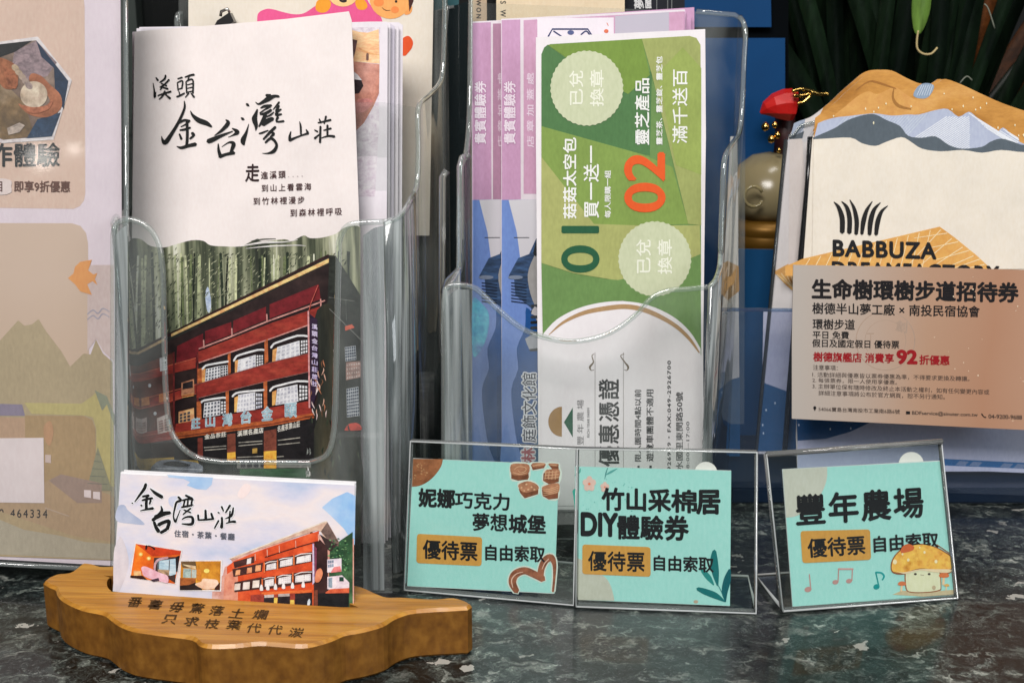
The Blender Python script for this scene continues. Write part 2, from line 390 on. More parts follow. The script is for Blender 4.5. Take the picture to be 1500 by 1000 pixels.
# ------------------------------------------------------------------ left poster in its acrylic stand
SP = Surf.base((-80, 824), (182, 842), 0.006, 7)
PC = [(-330, -60), (176, -60), (181, 829), (-330, 800)]
st = empty('acrylic_sign_stand', M=SP.M); tag(st, 'clear acrylic sign stand holding the tall pastel poster at the left edge', 'sign stand')
S2 = SP.shift(-.0022)
def frame_panel(S, px, parent, name='front_pane', th=.0018, mat=None):
    P = [S.loc(*p) for p in px]; off = (S.A-parent_surf[parent.name].A).dot(S.w) if parent.name in parent_surf else 0
    n = len(P); V = [(a, off, b) for a, b in P]+[(a, off+th, b) for a, b in P]
    tr = tessellate_polygon([[Vector((a, b, 0)) for a, b in P]])
    F = [tuple(t) for t in tr]+[tuple(i+n for i in t)[::-1] for t in tr]+[(i, (i+1) % n, (i+1) % n+n, i+n) for i in range(n)]
    idx = [0]*(2*len(tr))+[1]*n
    return link(name, recalc(mesh(name, V, F, [mat or CLEAR, RIM], idx)), parent)
parent_surf = {}
parent_surf[st.name] = SP
frame_panel(SP.shift(-.0024), [(-340, -90), (184, -90), (187, 836), (-340, 806)], st, 'front_pane', .0018, acrylic((.99, .985, .985), 1.15, 'poster_acrylic', .03))
frame_panel(SP.shift(.0008), [(-340, -90), (184, -90), (186, 836), (-340, 806)], st, 'back_pane', .0018)
tubes('edge', [[S2.world(184, -90), S2.world(186.5, 836)], [S2.world(186.5, 836), S2.world(-340, 806)]], .0011, RIM, st, 6)
po = sheet('poster', 'tall pastel poster with hexagon photo of hands and mountain drawing, left edge', 'poster', SP, PC, ink((212, 202, 210)))
p = Print(SP, po, 'printed_panel')
BG = (204, 180, 164)
p.poly([(-330, -60), (105, -60), (112, -40)]+smoothpath([(122, -8), (124, 10)], 2)+[(125, 284)]+[(123, 294), (117, 302), (108, 306)]+[(-330, 300)], ink(BG), 0)
p.poly([(-330, 326), (105, 327), (118, 331), (126, 341), (129, 356), (133, 803), (-330, 790)], graded([(190, 166, 146), (186, 162, 138), (196, 176, 158)], 'z', 0, .12), 0)
p.build()
# lower drawing (zoom: off (0,400) scale 1.6675)
p = Print(SP, po, 'printed_landscape', (0, 400, 1.6675), 3)
OL = (166, 152, 122)
p.poly([(-300, 330), (-100, 150), (0, 165), (45, 115), (60, 128), (78, 125), (95, 112), (112, 140), (150, 190), (172, 228), (205, 196), (222, 198), (235, 162), (252, 196), (275, 216), (280, 560), (-300, 560)], OL, 0)
p.poly([(60, 316), (200, 318), (226, 300), (240, 285), (252, 335), (262, 318), (278, 362), (280, 520), (236, 520), (236, 380), (228, 352), (210, 347), (78, 343)], (176, 166, 112), 1)
p.poly([(232, 285), (262, 300), (280, 345), (280, 372), (262, 320), (250, 335)], (132, 138, 118), 2)
p.poly([(-300, 310), (55, 320), (62, 348), (-300, 345)], (132, 124, 142), 1)
p.poly([(-300, 345), (62, 352), (62, 500), (-300, 500)], (176, 148, 122), 1)
p.poly([(62, 347), (205, 348), (226, 358), (234, 380), (234, 520), (62, 520)], (162, 138, 102), 2)
p.poly([(-300, 560), (90, 520), (130, 500), (230, 525), (280, 545), (281, 670), (-300, 640)], (168, 144, 114), 3)
p.poly([(-300, 560), (0, 580), (90, 610), (180, 640), (280, 656), (281, 700), (-300, 680)], (168, 150, 116), 4)
p.poly([(-300, 600), (0, 600), (60, 625), (150, 640), (210, 655), (282, 660), (283, 698), (-300, 672)], (166, 158, 138), 5)
p.poly([(240, 424), (275, 530), (212, 530)], (136, 136, 112), 4)
for k in range(5): p.line([(236-5*k, 440+18*k), (244+5*k, 442+18*k)], 1.6, (108, 112, 100), 5)
p.poly([(120, 505), (150, 490), (250, 512), (250, 560), (190, 560)], (150, 130, 118), 4)
for a in ((207, 528), (229, 532)): p.poly([a, (a[0]+17, a[1]+1), (a[0]+17, a[1]+20), (a[0], a[1]+17)], (216, 204, 204), 6)
p.poly([(112, 442), (126, 443), (126, 463), (112, 461)], (190, 172, 164), 5)
p.polys([(108, 375), (124, 360), (132, 385), (124, 420), (112, 408)], (176, 138, 104), 4)
p.line([(112, 572), (150, 585), (170, 592)], 3, (176, 156, 136), 6)
for y in (82, 95): p.brush([(214, 108-8+y-82, 2), (228, 100-10+y-82, 3), (240, 108-10+y-82, 3), (252, 98-12+y-82, 3), (268, 104-10+y-82, 2)], (160, 158, 170), 1)
p.poly([(214, -20), (278, -20), (279, 215), (252, 190), (236, 160), (214, 190)], (196, 180, 176), -1)
p.poly([(-300, 405), (108, 401), (110, 560), (-300, 555)], (214, 204, 204), 6)
p.build()
p = Print(SP, po, 'printed_bird', (0, 0, 2.2222), 4)
p.poly([(222, 905), (240, 890), (245, 868), (262, 852), (300, 845), (288, 880), (305, 893), (318, 888), (310, 908), (318, 928), (302, 915), (285, 925), (300, 960), (262, 948), (245, 925)], (214, 150, 88), 0)
p.build()
p = Print(SP, po, 'printed_text', None, 6)
p.text('作體驗', (-14, 244), (88, 244), (-14, 210), (44, 46, 48), 0, .022)
p.polys([(-60, 262), (10, 262), (17, 273), (10, 285), (-60, 284)], (212, 200, 196), 0, 3)
p.text('項目', (-20, 281), (4, 281), (-20, 266), (90, 66, 60), 1, .02)
p.text('即享9折優惠', (21.6, 281), (103, 281.5), (21.6, 265), (96, 66, 56), 0, .022)
p.text('049-464334', (-19, 756.5), (70, 758), (-19, 744.5), (38, 36, 38), 0, .012, 1.35)
p.build()
# hexagon photo of hands moulding clay
hx = [(-48, 68), (56, 54), (106, 118), (79, 205), (4, 210), (-60, 190)]
p = Print(SP, po, 'printed_photo', None, 6)
p.poly(hx, (218, 208, 208), 0)
cx, cy_ = 22, 132
inn = [(cx+(x-cx)*.93, cy_+(y-cy_)*.93) for x, y in hx]
p.poly(inn, noisy([(60, 50, 46), (110, 92, 80), (150, 132, 120)], ns=26.), 1)
p.poly([(22, 76), (54, 60), (84, 92), (70, 112), (40, 118), (18, 100)], (134, 118, 122), 2)
p.poly([(54, 59.5), (101, 119), (94, 160), (82, 140), (80, 100), (62, 84)], noisy([(24, 40, 62), (34, 52, 78)], ns=60.), 3)
p.poly([(-40, 70), (48, 60), (24, 76), (-20, 92)], (26, 24, 26), 3)
p.poly([(56, 175), (90, 165), (77, 200), (40, 203)], (40, 60, 84), 3)
p.poly([(8, 122), (36, 150), (52, 200), (6, 205), (-40, 185), (-30, 120)], noisy([(70, 60, 50), (118, 96, 66), (150, 132, 108)], ns=80.), 2)
p.polys([(28, 152), (44, 168), (70, 172), (90, 160), (90, 140), (74, 124), (62, 112), (48, 108), (44, 118), (60, 130), (74, 146), (68, 160), (48, 160)], noisy([(128, 80, 58), (166, 110, 82)], ns=90.), 4)
p.polys([(-40, 86), (-5, 84), (16, 90), (26, 100), (28, 118), (22, 130), (8, 130), (-6, 118), (-40, 116)], noisy([(120, 74, 50), (168, 112, 82)], ns=90.), 5)
for k in range(4): p.brush([(6+k*5, 96+k*3, 2), (12+k*4, 112+k*3, 7), (14+k*3, 126+k, 5)], (146, 92, 66), 6)
p.ell(51, 139, 20, 19.5, noisy([(160, 142, 122), (206, 192, 172)], ns=160.), 6)
for k in range(5): p.ell(24+k*5, 100+k*6.5, 6, 4.5, (164-6*k, 146-5*k, 122), 7, rot=40)
p.brush([(36, 156, 4), (50, 162, 9), (70, 158, 7), (78, 148, 3)], (156, 100, 76), 8)
p.poly([(12, 188), (30, 180), (38, 184), (30, 194), (14, 198)], (162, 150, 140), 7)
p.build()

# ------------------------------------------------------------------ moulded brochure racks
def rack_side(parent, name, pts, zb=0.0, mat=None, rim=True):
    """side wall: a run of (px, py_top, Y) points, from front to back; wall stands from zb to the rim"""
    T = smoothpath([tuple(at_y(*p)) for p in pts], 6); V, F = [], []
    for q in T: V += [(q[0], q[1], q[2]), (q[0], q[1], zb)]
    for i in range(len(T)-1): F.append((2*i, 2*i+1, 2*i+3, 2*i+2))
    Mi = parent.matrix_world.inverted(); V = [Mi@Vector(v) for v in V]
    o = link(name, mesh(name, V, F, mat or EDGE, smooth=True), parent)
    md = o.modifiers.new('wall', 'SOLIDIFY'); md.thickness = .0018; md.offset = 0
    if rim: tubes('rim', [T], .0012, BEAD, parent)
    return T
# rack 1 : front pocket
SR1 = Surf.base((168, 868), (575, 868), 0.0, 3)
rk = empty('brochure_rack', M=SR1.M); tag(rk, 'clear moulded tiered rack holding the hotel brochures behind the wooden card base', 'brochure rack'); parent_surf[rk.name] = SR1
cut1 = smoothpath([(172, 326), (186, 321), (204, 325), (222, 338), (234, 362), (239, 400)], 4)+smoothpath([(242, 560), (248, 622), (264, 652), (290, 670), (325, 676)], 4)+smoothpath([(452, 677), (476, 668), (487, 645), (491, 600)], 4)+smoothpath([(496, 356), (504, 336), (520, 327), (562, 325)], 4)
S1f = SR1.shift(-.003)
SHEETR = acrylic((.955, .965, .96), 1.3, 'rack_acrylic', .03, (.75, .8, .78), .8, (38., .5))
CORNER = acrylic((.70, .74, .74), 2.2, 'rack_corner', .30, (.46, .50, .50), 1.0, (330., .03))  # grey tint and streaky haze stand in for light refracted by the corners
frame_panel(S1f, [(168, 868)]+[(168, 340)]+cut1+[(575, 868)], rk, 'front_panel', .002, SHEETR)
tubes('rim', [[S1f.world(x, y) for x, y in [(166, 866), (166, 345), (168, 332)]+cut1]], .0012, BEAD, rk)
# rounded vertical corners in thick moulded acrylic
rack_side(rk, 'side_wall', [(562, 325, .478), (576, 322, .480), (590, 312, .486), (600, 296, .497), (606, 284, .512)], 0.0, CORNER)
rack_side(rk, 'side_wall', [(606, 284, .5125), (611, 268, .520), (613, 215, .524), (613, 158, .528), (628, 140, .548), (643, 124, .568), (649, 98, .574), (651, 30, .577), (652, -60, .58)], 0.0, SHEETR)
rack_side(rk, 'side_wall', [(168, 336, .468), (166, 326, .474), (172, 316, .484), (186, 304, .515)], 0.0, CORNER)
rack_side(rk, 'side_wall', [(186, 304, .516), (192, 296, .52), (200, 150, .53), (225, 130, .56), (256, 70, .575), (259, 26, .577), (266, 20, .58)], 0.0, SHEETR)
def back_panel(parent, px4, Ys, name='tier_panel', mat=None):
    V = [at_y(x, y, Y) for (x, y), Y in zip(px4, Ys)]; Mi = parent.matrix_world.inverted()
    o = link(name, mesh(name, [Mi@v for v in V], [tuple(range(len(V)))], mat or SHEETR), parent)
    md = o.modifiers.new('wall', 'SOLIDIFY'); md.thickness = .0016; md.offset = 0; return o
back_panel(rk, [(200, 700), (614, 700), (613, 158), (560, 150), (250, 150), (200, 150)], [.529]*6)
back_panel(rk, [(262, 560), (650, 560), (651, -40), (262, -40)], [.585]*4)
for xa, xb in ((532, 563), (169, 187)):
    frame_panel(S1f.shift(-.0006), [(xa, 864), (xa, 345), ((xa+xb)/2, 334), (xb, 330), (xb, 864)], rk, 'corner_haze_strip', .0005, CORNER)  # added hazy strip that dims the pale leaflets and paints vertical streaks
# children's picture card in the rear tier
SK = Surf.stand(455, .572, .09, 3, 3)
kd = sheet('picture_card', "white picture card with a pink dress and two round faces above the hotel brochures", 'picture card', SK, [(276, 345), (276, -70), (636, -70), (629, 345)], ink((214, 206, 192)), .002)
p = Print(SK, kd, 'printed_figures', (400, 0, 5.554))
PK = (214, 84, 134)
p.polys([(-130, 180), (-120, 110), (-60, 76), (0, 78), (80, 100), (170, 118), (250, 110), (330, 60), (400, 10), (450, -30), (720, -30), (790, 40), (840, 90), (890, 175), (890, 330), (-130, 330)], PK, 0, 4)
for c in ([(350, 30), (372, 0), (430, -20), (470, 20), (462, 70), (430, 100), (385, 105), (348, 80)], [(668, 20), (700, -20), (750, 10), (768, 55), (740, 82), (690, 75)]): p.polys(c, (226, 148, 44), 1)
p.ell(570, -40, 118, 96, (236, 188, 130), 2)
p.polys([(545, -6), (565, 2), (590, -8), (600, 14), (570, 24), (540, 10)], (40, 30, 30), 3)
p.ell(955, -20, 172, 176, (232, 160, 92), 2)
p.ell(860, 22, 42, 34, (230, 132, 70), 3); p.ell(992, 82, 32, 28, (230, 132, 70), 3)
p.ell(1001, 14, 10, 11, (30, 24, 26), 4)
p.brush([(886, 62, 3), (905, 80, 5), (930, 88, 5), (955, 86, 2)], (50, 30, 30), 4)
p.polys([(1085, 60), (1128, 50), (1130, 90), (1108, 118), (1070, 118)], (228, 150, 84), 1)
p.poly([(1098, -60), (1150, -60), (1142, 10), (1110, 98), (1104, 40)], (66, 34, 30), 3)
p.polys([(1050, 330), (1075, 300), (1110, 298), (1138, 340), (1130, 390), (1100, 430), (1075, 455), (1050, 440)], (208, 78, 36), 1)
p.build()
blk = empty('black_clip', M=SK.M); tag(blk, 'small black clip behind the top edge of the hotel brochure', 'clip')
c = [SK.loc(x, y) for x, y in [(318, 46), (325, 33), (343, 21), (349, 34), (336, 44)]]
o = link('clip_body', mesh('clip_body', [(a, -.012, b) for a, b in c]+[(a, -.004, b) for a, b in c], [(0, 1, 2, 3, 4), (9, 8, 7, 6, 5)]+[(i, (i+1) % 5, (i+1) % 5+5, i+5) for i in range(5)], plain('black_metal', (20, 20, 22), .3)), blk)
tubes('clip_handle', [[SK.world(x, y, .012) for x, y in [(330, 27), (331, 20), (340, 16), (343, 21)]]], .0007, plain('steel_wire', (180, 180, 175), .25, 1.), blk)

# stack of leaflets behind the front brochure
leafl = []
WP = ink((214, 208, 214)); 
for i, (x0, x1, y0, y1, Y) in enumerate([(200, 590, 42, 34, .523), (204, 584, 40, 36, .520), (208, 578, 46, 36, .5175), (206, 572, 42, 33, .514), (210, 568, 42, 33, .511)]):
    Sx = Surf.stand(400, Y, .004, 0, 6.5)
    o = sheet('leaflet', ['rearmost white leaflet, its edge farthest right in the stack behind the hotel brochure', 'second white leaflet from the back in the stack behind the hotel brochure', 'middle white leaflet in the stack behind the hotel brochure',
               'white leaflet directly behind the foremost one that shows an orange photo', 'white leaflet with a blurred orange photo at its right margin, just behind the hotel brochure'][i], 'leaflet', Sx,
              [(x0, 840), (x0, y0), (x1-25, y1-1), (x1-6, y1-1), (x1, y1+3), (x1-4, 840)], WP if i != 2 else ink((196, 190, 202)), .0006, 'leaflets stacked behind the hotel brochure')
    leafl.append((o, Sx))
o, Sx = leafl[-1]
p = Print(Sx, o, 'printed_photo', (400, 0, 5.554))
p.poly([(640, 225), (872, 225), (866, 560), (862, 1000), (830, 1600), (640, 1600)], (206, 196, 204), 0)
p.poly([(640, 245), (700, 262), (770, 268), (860, 240), (868, 520), (640, 500)], noisy([(206, 150, 104), (228, 186, 140), (236, 206, 168)], (1, 1, 3), 40.), 1)
p.poly([(640, 500), (866, 525), (862, 760), (820, 860), (740, 1000), (640, 1100)], noisy([(150, 96, 82), (186, 126, 108), (196, 150, 140)], ns=40.), 1)
p.brush([(700, 395, 10), (770, 430, 14), (860, 450, 4)], (206, 150, 100), 2)
p.brush([(769, 440, 20), (767, 488, 22)], (110, 80, 70), 3)
p.poly([(640, 320), (686, 330), (670, 420), (640, 520)], (92, 66, 66), 2)
p.poly([(640, 640), (720, 655), (735, 700), (700, 760), (640, 770)], (44, 34, 38), 3)
p.poly([(640, 570), (690, 610), (725, 655), (660, 648)], (222, 212, 216), 4)
p.brush([(640, 900, 60), (720, 860, 110), (790, 830, 60)], noisy([(170, 90, 84), (190, 130, 124)], ns=60.), 2)
p.build()

# ------------------------------------------------------------------ hotel brochure
SB = Surf.stand(360, .497, .004, 0, 7)
SB = Surf(SB.A, (1, -.012, 0), math.radians(7))
bro = sheet('hotel_brochure', 'white brochure with black brush lettering above a photo of a red hotel in bamboo', 'brochure', SB,
            [(191, 846), (190, 600), (197, 47), (214, 45), (250, 42), (330, 36), (420, 28), (511, 17), (515, 30), (521, 180), (527, 345), (528, 700), (527, 849)], ink((220, 211, 208)), .0006)
back = sheet('hotel_brochure', 'second hotel brochure, only a grey sliver of it showing left of the front one', 'brochure', SB.shift(.0035),
            [(193, 846), (194, 47), (240, 43), (240, 846)], ink((198, 186, 192)), .0006)
TA = (160, 300, 2.5)
bamboo = noisy([(38, 42, 36), (66, 72, 56), (108, 112, 90), (152, 154, 128), (208, 208, 190)], (1, 1, .06), 210., .5, 6., 'printed_bamboo', .25, .33, .68, .7)
p = Print(SB, bro, 'printed_forest', TA, 1)
top = smoothpath([(76, 128), (92, 122), (120, 128), (150, 150), (200, 156), (240, 146), (300, 130), (345, 132), (370, 148), (420, 152), (480, 152), (520, 134), (545, 124), (560, 134), (640, 126), (670, 132), (712, 112), (735, 122), (780, 120), (830, 106), (860, 84), (900, 76), (920, 82)], 3)
p.poly([(76, 1372)]+top+[(921, 1372)], bamboo, 0)
r2 = random.Random(3)
for k in range(46):        # bamboo stems and fronds
    x = 84+r2.random()*820; wdt = r2.uniform(3, 11); c = r2.choice([(24, 30, 24), (30, 38, 30), (174, 178, 142), (40, 50, 38), (150, 156, 122), (206, 208, 186), (98, 108, 74)])
    sl = r2.uniform(-12, 12); ytop = 175 if x < 760 else 150
    p.line([(x, ytop+r2.uniform(0, 25)), (x+sl*.5, 300), (x+sl, 520)], wdt, c, 1)
for k in range(1100):
    x, y = 84+r2.random()*780, 168+r2.random()*350; l = r2.uniform(6, 20); a = r2.uniform(.4, 1.3)
    p.brush([(x, y, .6), (x+l*.5*math.cos(a), y-l*.5*math.sin(a), 3.6), (x+l*math.cos(a), y-l*math.sin(a), .6)], r2.choice([(132, 136, 108), (104, 110, 86), (156, 158, 132), (46, 52, 42), (66, 74, 58), (120, 124, 100), (38, 42, 36)]), 2, n=1)
p.polys([(352, 330), (362, 300), (372, 340), (372, 385), (360, 390)], (170, 182, 200), 2)
for q in ([(480, 152, 2), (560, 138, 7), (640, 136, 3), (690, 128, 2)], [(500, 160, 1), (580, 152, 4), (680, 148, 3), (720, 150, 1)]): p.brush(q, (224, 216, 212), 3)
for q in ([(520, 132, 1), (560, 126, 4), (610, 124, 2)], [(540, 145, 1), (590, 142, 4), (650, 141, 1)]): p.brush(q, (70, 74, 64), 4)
p.build()
p = Print(SB, bro, 'printed_hotel', TA, 6)
DK = noisy([(18, 22, 22), (34, 36, 34), (54, 56, 50)], ns=70., name='printed_shade'); DB = noisy([(26, 18, 20), (40, 28, 28), (52, 38, 36)], ns=90., name='printed_soffit')
RED = noisy([(116, 36, 32), (136, 46, 38), (150, 60, 46)], (1, 1, 2), 120., name='printed_red'); RED2 = noisy([(92, 22, 30), (112, 32, 36)], ns=60., name='printed_dark_red')
PINK = (186, 132, 124); ORG = (172, 92, 52); WIN = (206, 206, 212); GL = (92, 96, 104)
p.poly([(78, 545), (225, 470), (806, 184), (830, 186), (920, 330), (923, 1372), (78, 1372)], DK, 0)
p.poly([(232, 492), (806, 214), (800, 350), (760, 740), (240, 840), (78, 870), (78, 565)], DB, 1)
p.poly([(80, 540), (226, 466), (804, 180), (806, 190), (226, 478), (80, 550)], (44, 26, 26), 2)
p.poly([(80, 552), (205, 486), (210, 494), (80, 562)], (190, 160, 120), 3)
p.poly([(228, 472), (805, 196), (805, 211), (228, 482)], (218, 178, 120), 3)
p.poly([(250, 516), (345, 470), (345, 570), (245, 600)], RED2, 2)
p.poly([(352, 462), (448, 428), (448, 474), (352, 510)], RED2, 2); p.poly([(455, 424), (575, 372), (575, 420), (455, 470)], RED2, 2); p.poly([(588, 364), (768, 290), (775, 345), (588, 416)], RED2, 2)
p.line([(330, 526), (440, 484), (580, 426), (790, 350)], 5, PINK, 4); p.line([(330, 531), (580, 431), (790, 356)], 5, (30, 20, 22), 3)
for x, y in ((347, 495), (450, 452), (578, 400), (775, 345)): p.line([(x, y), (x+1, y+28)], 5, PINK, 4)
p.poly([(325, 538), (600, 430), (728, 388), (728, 438), (590, 488), (325, 577)], RED, 4)
p.poly([(735, 384), (790, 366), (786, 420), (735, 440)], RED, 3)
p.poly([(325, 577), (728, 438), (728, 546), (322, 662)], (30, 22, 24), 3); p.line([(330, 577), (590, 490), (728, 440)], 4, PINK, 5)
def winA(c, aw, nx, ny, inner=True):
    p.poly(c, WIN, 6); p.grid(c, nx, ny, GL if inner else (178, 178, 186), 7, .2)
    p.brush([(x, y, 7) for x, y in aw], (216, 214, 216), 8, n=2)
winA([(356, 600), (408, 588), (408, 634), (352, 645)], [(343, 600), (352, 590), (366, 584), (437, 572)], 5, 4); p.poly([(410, 588), (436, 586), (436, 622), (410, 630)], WIN, 6); p.grid([(410, 588), (436, 586), (436, 622), (410, 630)], 3, 4, (40, 44, 50), 7, .16)
winA([(474, 566), (538, 548), (538, 597), (470, 612)], [(458, 570), (466, 556), (480, 548), (545, 530), (568, 530)], 5, 4, False); p.grid([(540, 548), (566, 548), (566, 584), (540, 592)], 3, 4, WIN, 7, .16)
winA([(616, 520), (698, 496), (700, 552), (610, 574)], [(594, 522), (604, 508), (624, 500), (690, 478), (728, 480)], 5, 4, False); p.grid([(702, 494), (728, 492), (728, 540), (702, 548)], 3, 4, WIN, 7, .16)
for c in ([(436, 546), (446, 540), (447, 614), (437, 620)], [(570, 500), (582, 488), (584, 572), (570, 582)], [(325, 600), (341, 596), (344, 655), (325, 660)]): p.poly(c, ORG, 8)
for c in ([(340, 602), (354, 598), (352, 648), (342, 650)], [(462, 570), (474, 566), (470, 614), (462, 612)], [(600, 530), (616, 522), (610, 574), (598, 578)]): p.poly(c, (206, 150, 92), 8)
p.poly([(322, 656), (600, 574), (730, 542), (734, 608), (590, 640), (322, 706)], RED, 9); p.line([(322, 656), (600, 574), (730, 543)], 3, (120, 70, 66), 10)
p.poly([(322, 706), (590, 640), (734, 608), (738, 722), (322, 786)], (28, 22, 24), 3); p.line([(325, 706), (590, 641), (733, 609)], 3, PINK, 5)
winA([(350, 724), (408, 714), (408, 768), (346, 777)], [(340, 722), (350, 714), (420, 704), (434, 708)], 5, 4); p.grid([(410, 716), (430, 716), (430, 760), (410, 766)], 2, 4, WIN, 7, .16)
winA([(474, 694), (536, 684), (536, 748), (468, 758)], [(453, 700), (466, 688), (500, 682), (568, 676)], 6, 4, False); p.grid([(538, 686), (562, 688), (562, 742), (538, 748)], 3, 4, (190, 192, 202), 7, .16)
winA([(616, 672), (690, 656), (694, 718), (610, 732)], [(590, 680), (602, 666), (630, 658), (690, 644), (736, 646)], 6, 4, False); p.grid([(696, 656), (728, 660), (728, 710), (696, 718)], 3, 4, WIN, 7, .16)
for c in ([(428, 682), (440, 678), (440, 766), (430, 768)], [(566, 648), (580, 642), (580, 742), (568, 746)], [(322, 720), (338, 716), (340, 782), (322, 786)]): p.poly(c, ORG, 8)
for c in ([(460, 704), (474, 698), (468, 756), (460, 758)], [(598, 684), (614, 676), (610, 730), (598, 734)]): p.poly(c, (212, 156, 90), 8)
p.poly([(245, 800), (322, 786), (736, 716), (745, 768), (590, 796), (245, 846)], RED, 9)
p.poly([(240, 832), (600, 784), (750, 760), (752, 778), (600, 806), (240, 856)], (164, 84, 46), 10); p.line([(245, 848), (600, 800), (750, 770)], 4, (92, 40, 30), 11)
for k, (ch, x, y) in enumerate((('莊', 319, 800), ('山', 372, 792), ('灣', 435, 786), ('台', 503, 776), ('金', 580, 764), ('頤', 667, 752))):
    s = 17+k*1.2; h = 22+k*1.6
    for g, c, l in ((.05, (176, 190, 196), 12), (.008, (136, 166, 178), 13)): p.text(ch, (x-s*.9, y+h*.85), (x+s*.9, y+h*.85-4), (x-s*.9, y-h*.85), c, l, g)
p.poly([(240, 858), (752, 780), (750, 948), (240, 930)], (26, 24, 26), 9)
for c, yb in (([(434, 838), (464, 834), (466, 936), (434, 936)], 905), ([(568, 826), (614, 818), (614, 962), (568, 962)], 900)):
    p.poly(c, (108, 58, 46), 10); p.poly([(c[0][0], yb), (c[1][0], yb-3), c[2], c[3]], (208, 158, 62), 11)
for c in ([(326, 852), (344, 850), (346, 930), (326, 928)],): p.poly(c, (104, 48, 40), 10)
for st_, a, b, h in (('金品茶莊', (352, 856), (430, 846), 18), ('溪頭名產店', (472, 846), (566, 832), 20), ('名產茶業山莊', (618, 830), (700, 810), 22)):
    p.text(st_, a, b, (a[0], a[1]-h), (190, 186, 176), 11, .03, 1.1)
for a, b in (((350, 886), (430, 880)), ((352, 896), (430, 890)), ((476, 868), (562, 862)), ((476, 880), (562, 872)), ((620, 860), (700, 850)), ((620, 876), (700, 868)), ((470, 922), (566, 918)), ((616, 920), (640, 918))):
    p.line([a, b], 3, (150, 146, 136), 11)
p.poly([(526, 890), (544, 888), (544, 906), (526, 908)], (150, 120, 60), 11)
# left wing
p.poly([(80, 600), (238, 540), (240, 840), (80, 866)], noisy([(50, 26, 24), (86, 40, 34), (104, 52, 42)], ns=90., name='printed_balconies'), 3)
for c in ([(80, 626), (220, 586), (318, 560), (318, 596), (220, 618), (80, 656)], [(80, 722), (225, 690), (320, 656), (320, 690), (225, 722), (80, 756)], [(80, 840), (240, 812), (320, 800), (320, 846), (80, 880)]): p.poly(c, RED, 4)
for a, b in (((80, 626), (318, 560)), ((80, 722), (320, 656)), ((80, 756), (320, 690)), ((80, 852), (320, 812))): p.line([a, b], 3, (176, 86, 66), 5)
for c, col in (([(186, 560), (212, 554), (214, 604), (188, 608)], (196, 192, 196)), ([(80, 596), (96, 592), (98, 612), (80, 614)], (150, 146, 150)), ([(120, 706), (148, 700), (150, 730), (120, 736)], (196, 122, 72)), ([(184, 692), (218, 684), (218, 716), (184, 722)], (186, 112, 66)),
               ([(100, 790), (140, 776), (140, 830), (104, 842)], (194, 170, 166)), ([(176, 780), (220, 762), (228, 826), (180, 838)], (204, 182, 176)), ([(266, 650), (312, 636), (314, 690), (266, 698)], (176, 120, 90)), ([(256, 756), (312, 742), (314, 818), (256, 822)], (206, 156, 110))): p.poly(c, col, 6)
for c in ([(272, 652), (308, 642), (308, 668), (270, 674)],): p.poly(c, (40, 34, 36), 7)
p.grid([(258, 764), (300, 752), (300, 790), (258, 796)], 3, 3, (60, 60, 66), 7); p.grid([(104, 800), (138, 790), (138, 828), (104, 836)], 2, 4, (160, 126, 120), 7); p.grid([(180, 790), (222, 776), (224, 824), (182, 832)], 2, 5, (150, 120, 116), 7)
for k in range(5): p.line([(268, 698-k*7+6), (312, 690-k*7+6)], 2, (216, 160, 90), 8) if k < 2 else None
for x, y in ((110, 775), (170, 762), (150, 660)): p.ell(x, y, 6, 7, (200, 200, 206), 7, 10)
for x in (235, 322): p.poly([(x, 540), (x+6, 537), (x+8, 860), (x, 860)], (92, 34, 34), 6)
p.poly([(80, 880), (240, 856), (240, 925), (80, 940)], (36, 24, 24), 6)
p.poly([(80, 930), (320, 918), (330, 945), (80, 975)], (150, 124, 60), 7)
p.polys([(165, 975), (175, 940), (220, 930), (280, 935), (330, 945), (345, 975)], (112, 118, 128), 8); p.polys([(200, 948), (225, 936), (270, 940), (300, 952), (260, 958)], (34, 38, 44), 9); p.line([(170, 962), (340, 966)], 3, (168, 172, 180), 10)
p.poly([(345, 945), (480, 945), (480, 975), (345, 975)], (24, 30, 28), 8)
p.poly([(470, 940), (600, 942), (740, 945), (740, 960), (470, 962)], (112, 112, 108), 10); p.grid([(480, 936), (600, 936), (600, 962), (480, 962)], 5, 1, (50, 50, 54), 11)
p.poly([(480, 965), (720, 962), (740, 1000), (480, 1000)], noisy([(36, 62, 44), (60, 96, 66)], (1, 1, 4), 60.), 10)
# tree and right wing
BK = noisy([(20, 24, 22), (38, 40, 34), (64, 60, 46)], (1, 1, .15), 90., name='printed_bark')
p.polys([(752, 420), (800, 360), (850, 420), (868, 600), (880, 760), (920, 900), (923, 1100), (720, 1100), (722, 900), (762, 790), (776, 640)], BK, 9, 3)
p.poly([(806, 190), (830, 188), (920, 330), (920, 420), (806, 320)], (38, 42, 38), 8)
p.line([(806, 338), (900, 352)], 2, (106, 108, 104), 10); p.line([(808, 380), (930, 500)], 2, (120, 122, 118), 10); p.line([(868, 350), (870, 420)], 3, (70, 74, 70), 10)
for c, nx, ny in (([(864, 520), (904, 514), (906, 566), (866, 572)], 5, 5), ([(870, 672), (914, 664), (918, 770), (872, 776)], 6, 9)):
    p.poly(c, (188, 192, 198), 10); p.grid(c, nx, ny, (44, 54, 72), 11, .12)
p.poly([(868, 575), (922, 570), (922, 630), (868, 640)], (150, 120, 112), 10); p.grid([(868, 578), (920, 572), (920, 632), (870, 640)], 6, 4, (196, 184, 180), 11, .3)
p.poly([(864, 444), (890, 436), (900, 448), (866, 460)], (190, 84, 62), 11); p.polys([(866, 816), (880, 800), (905, 796), (922, 806), (922, 822), (868, 824)], (176, 62, 50), 11)
p.poly([(736, 398), (764, 420), (770, 660), (746, 742), (738, 740)], (42, 28, 48), 12)
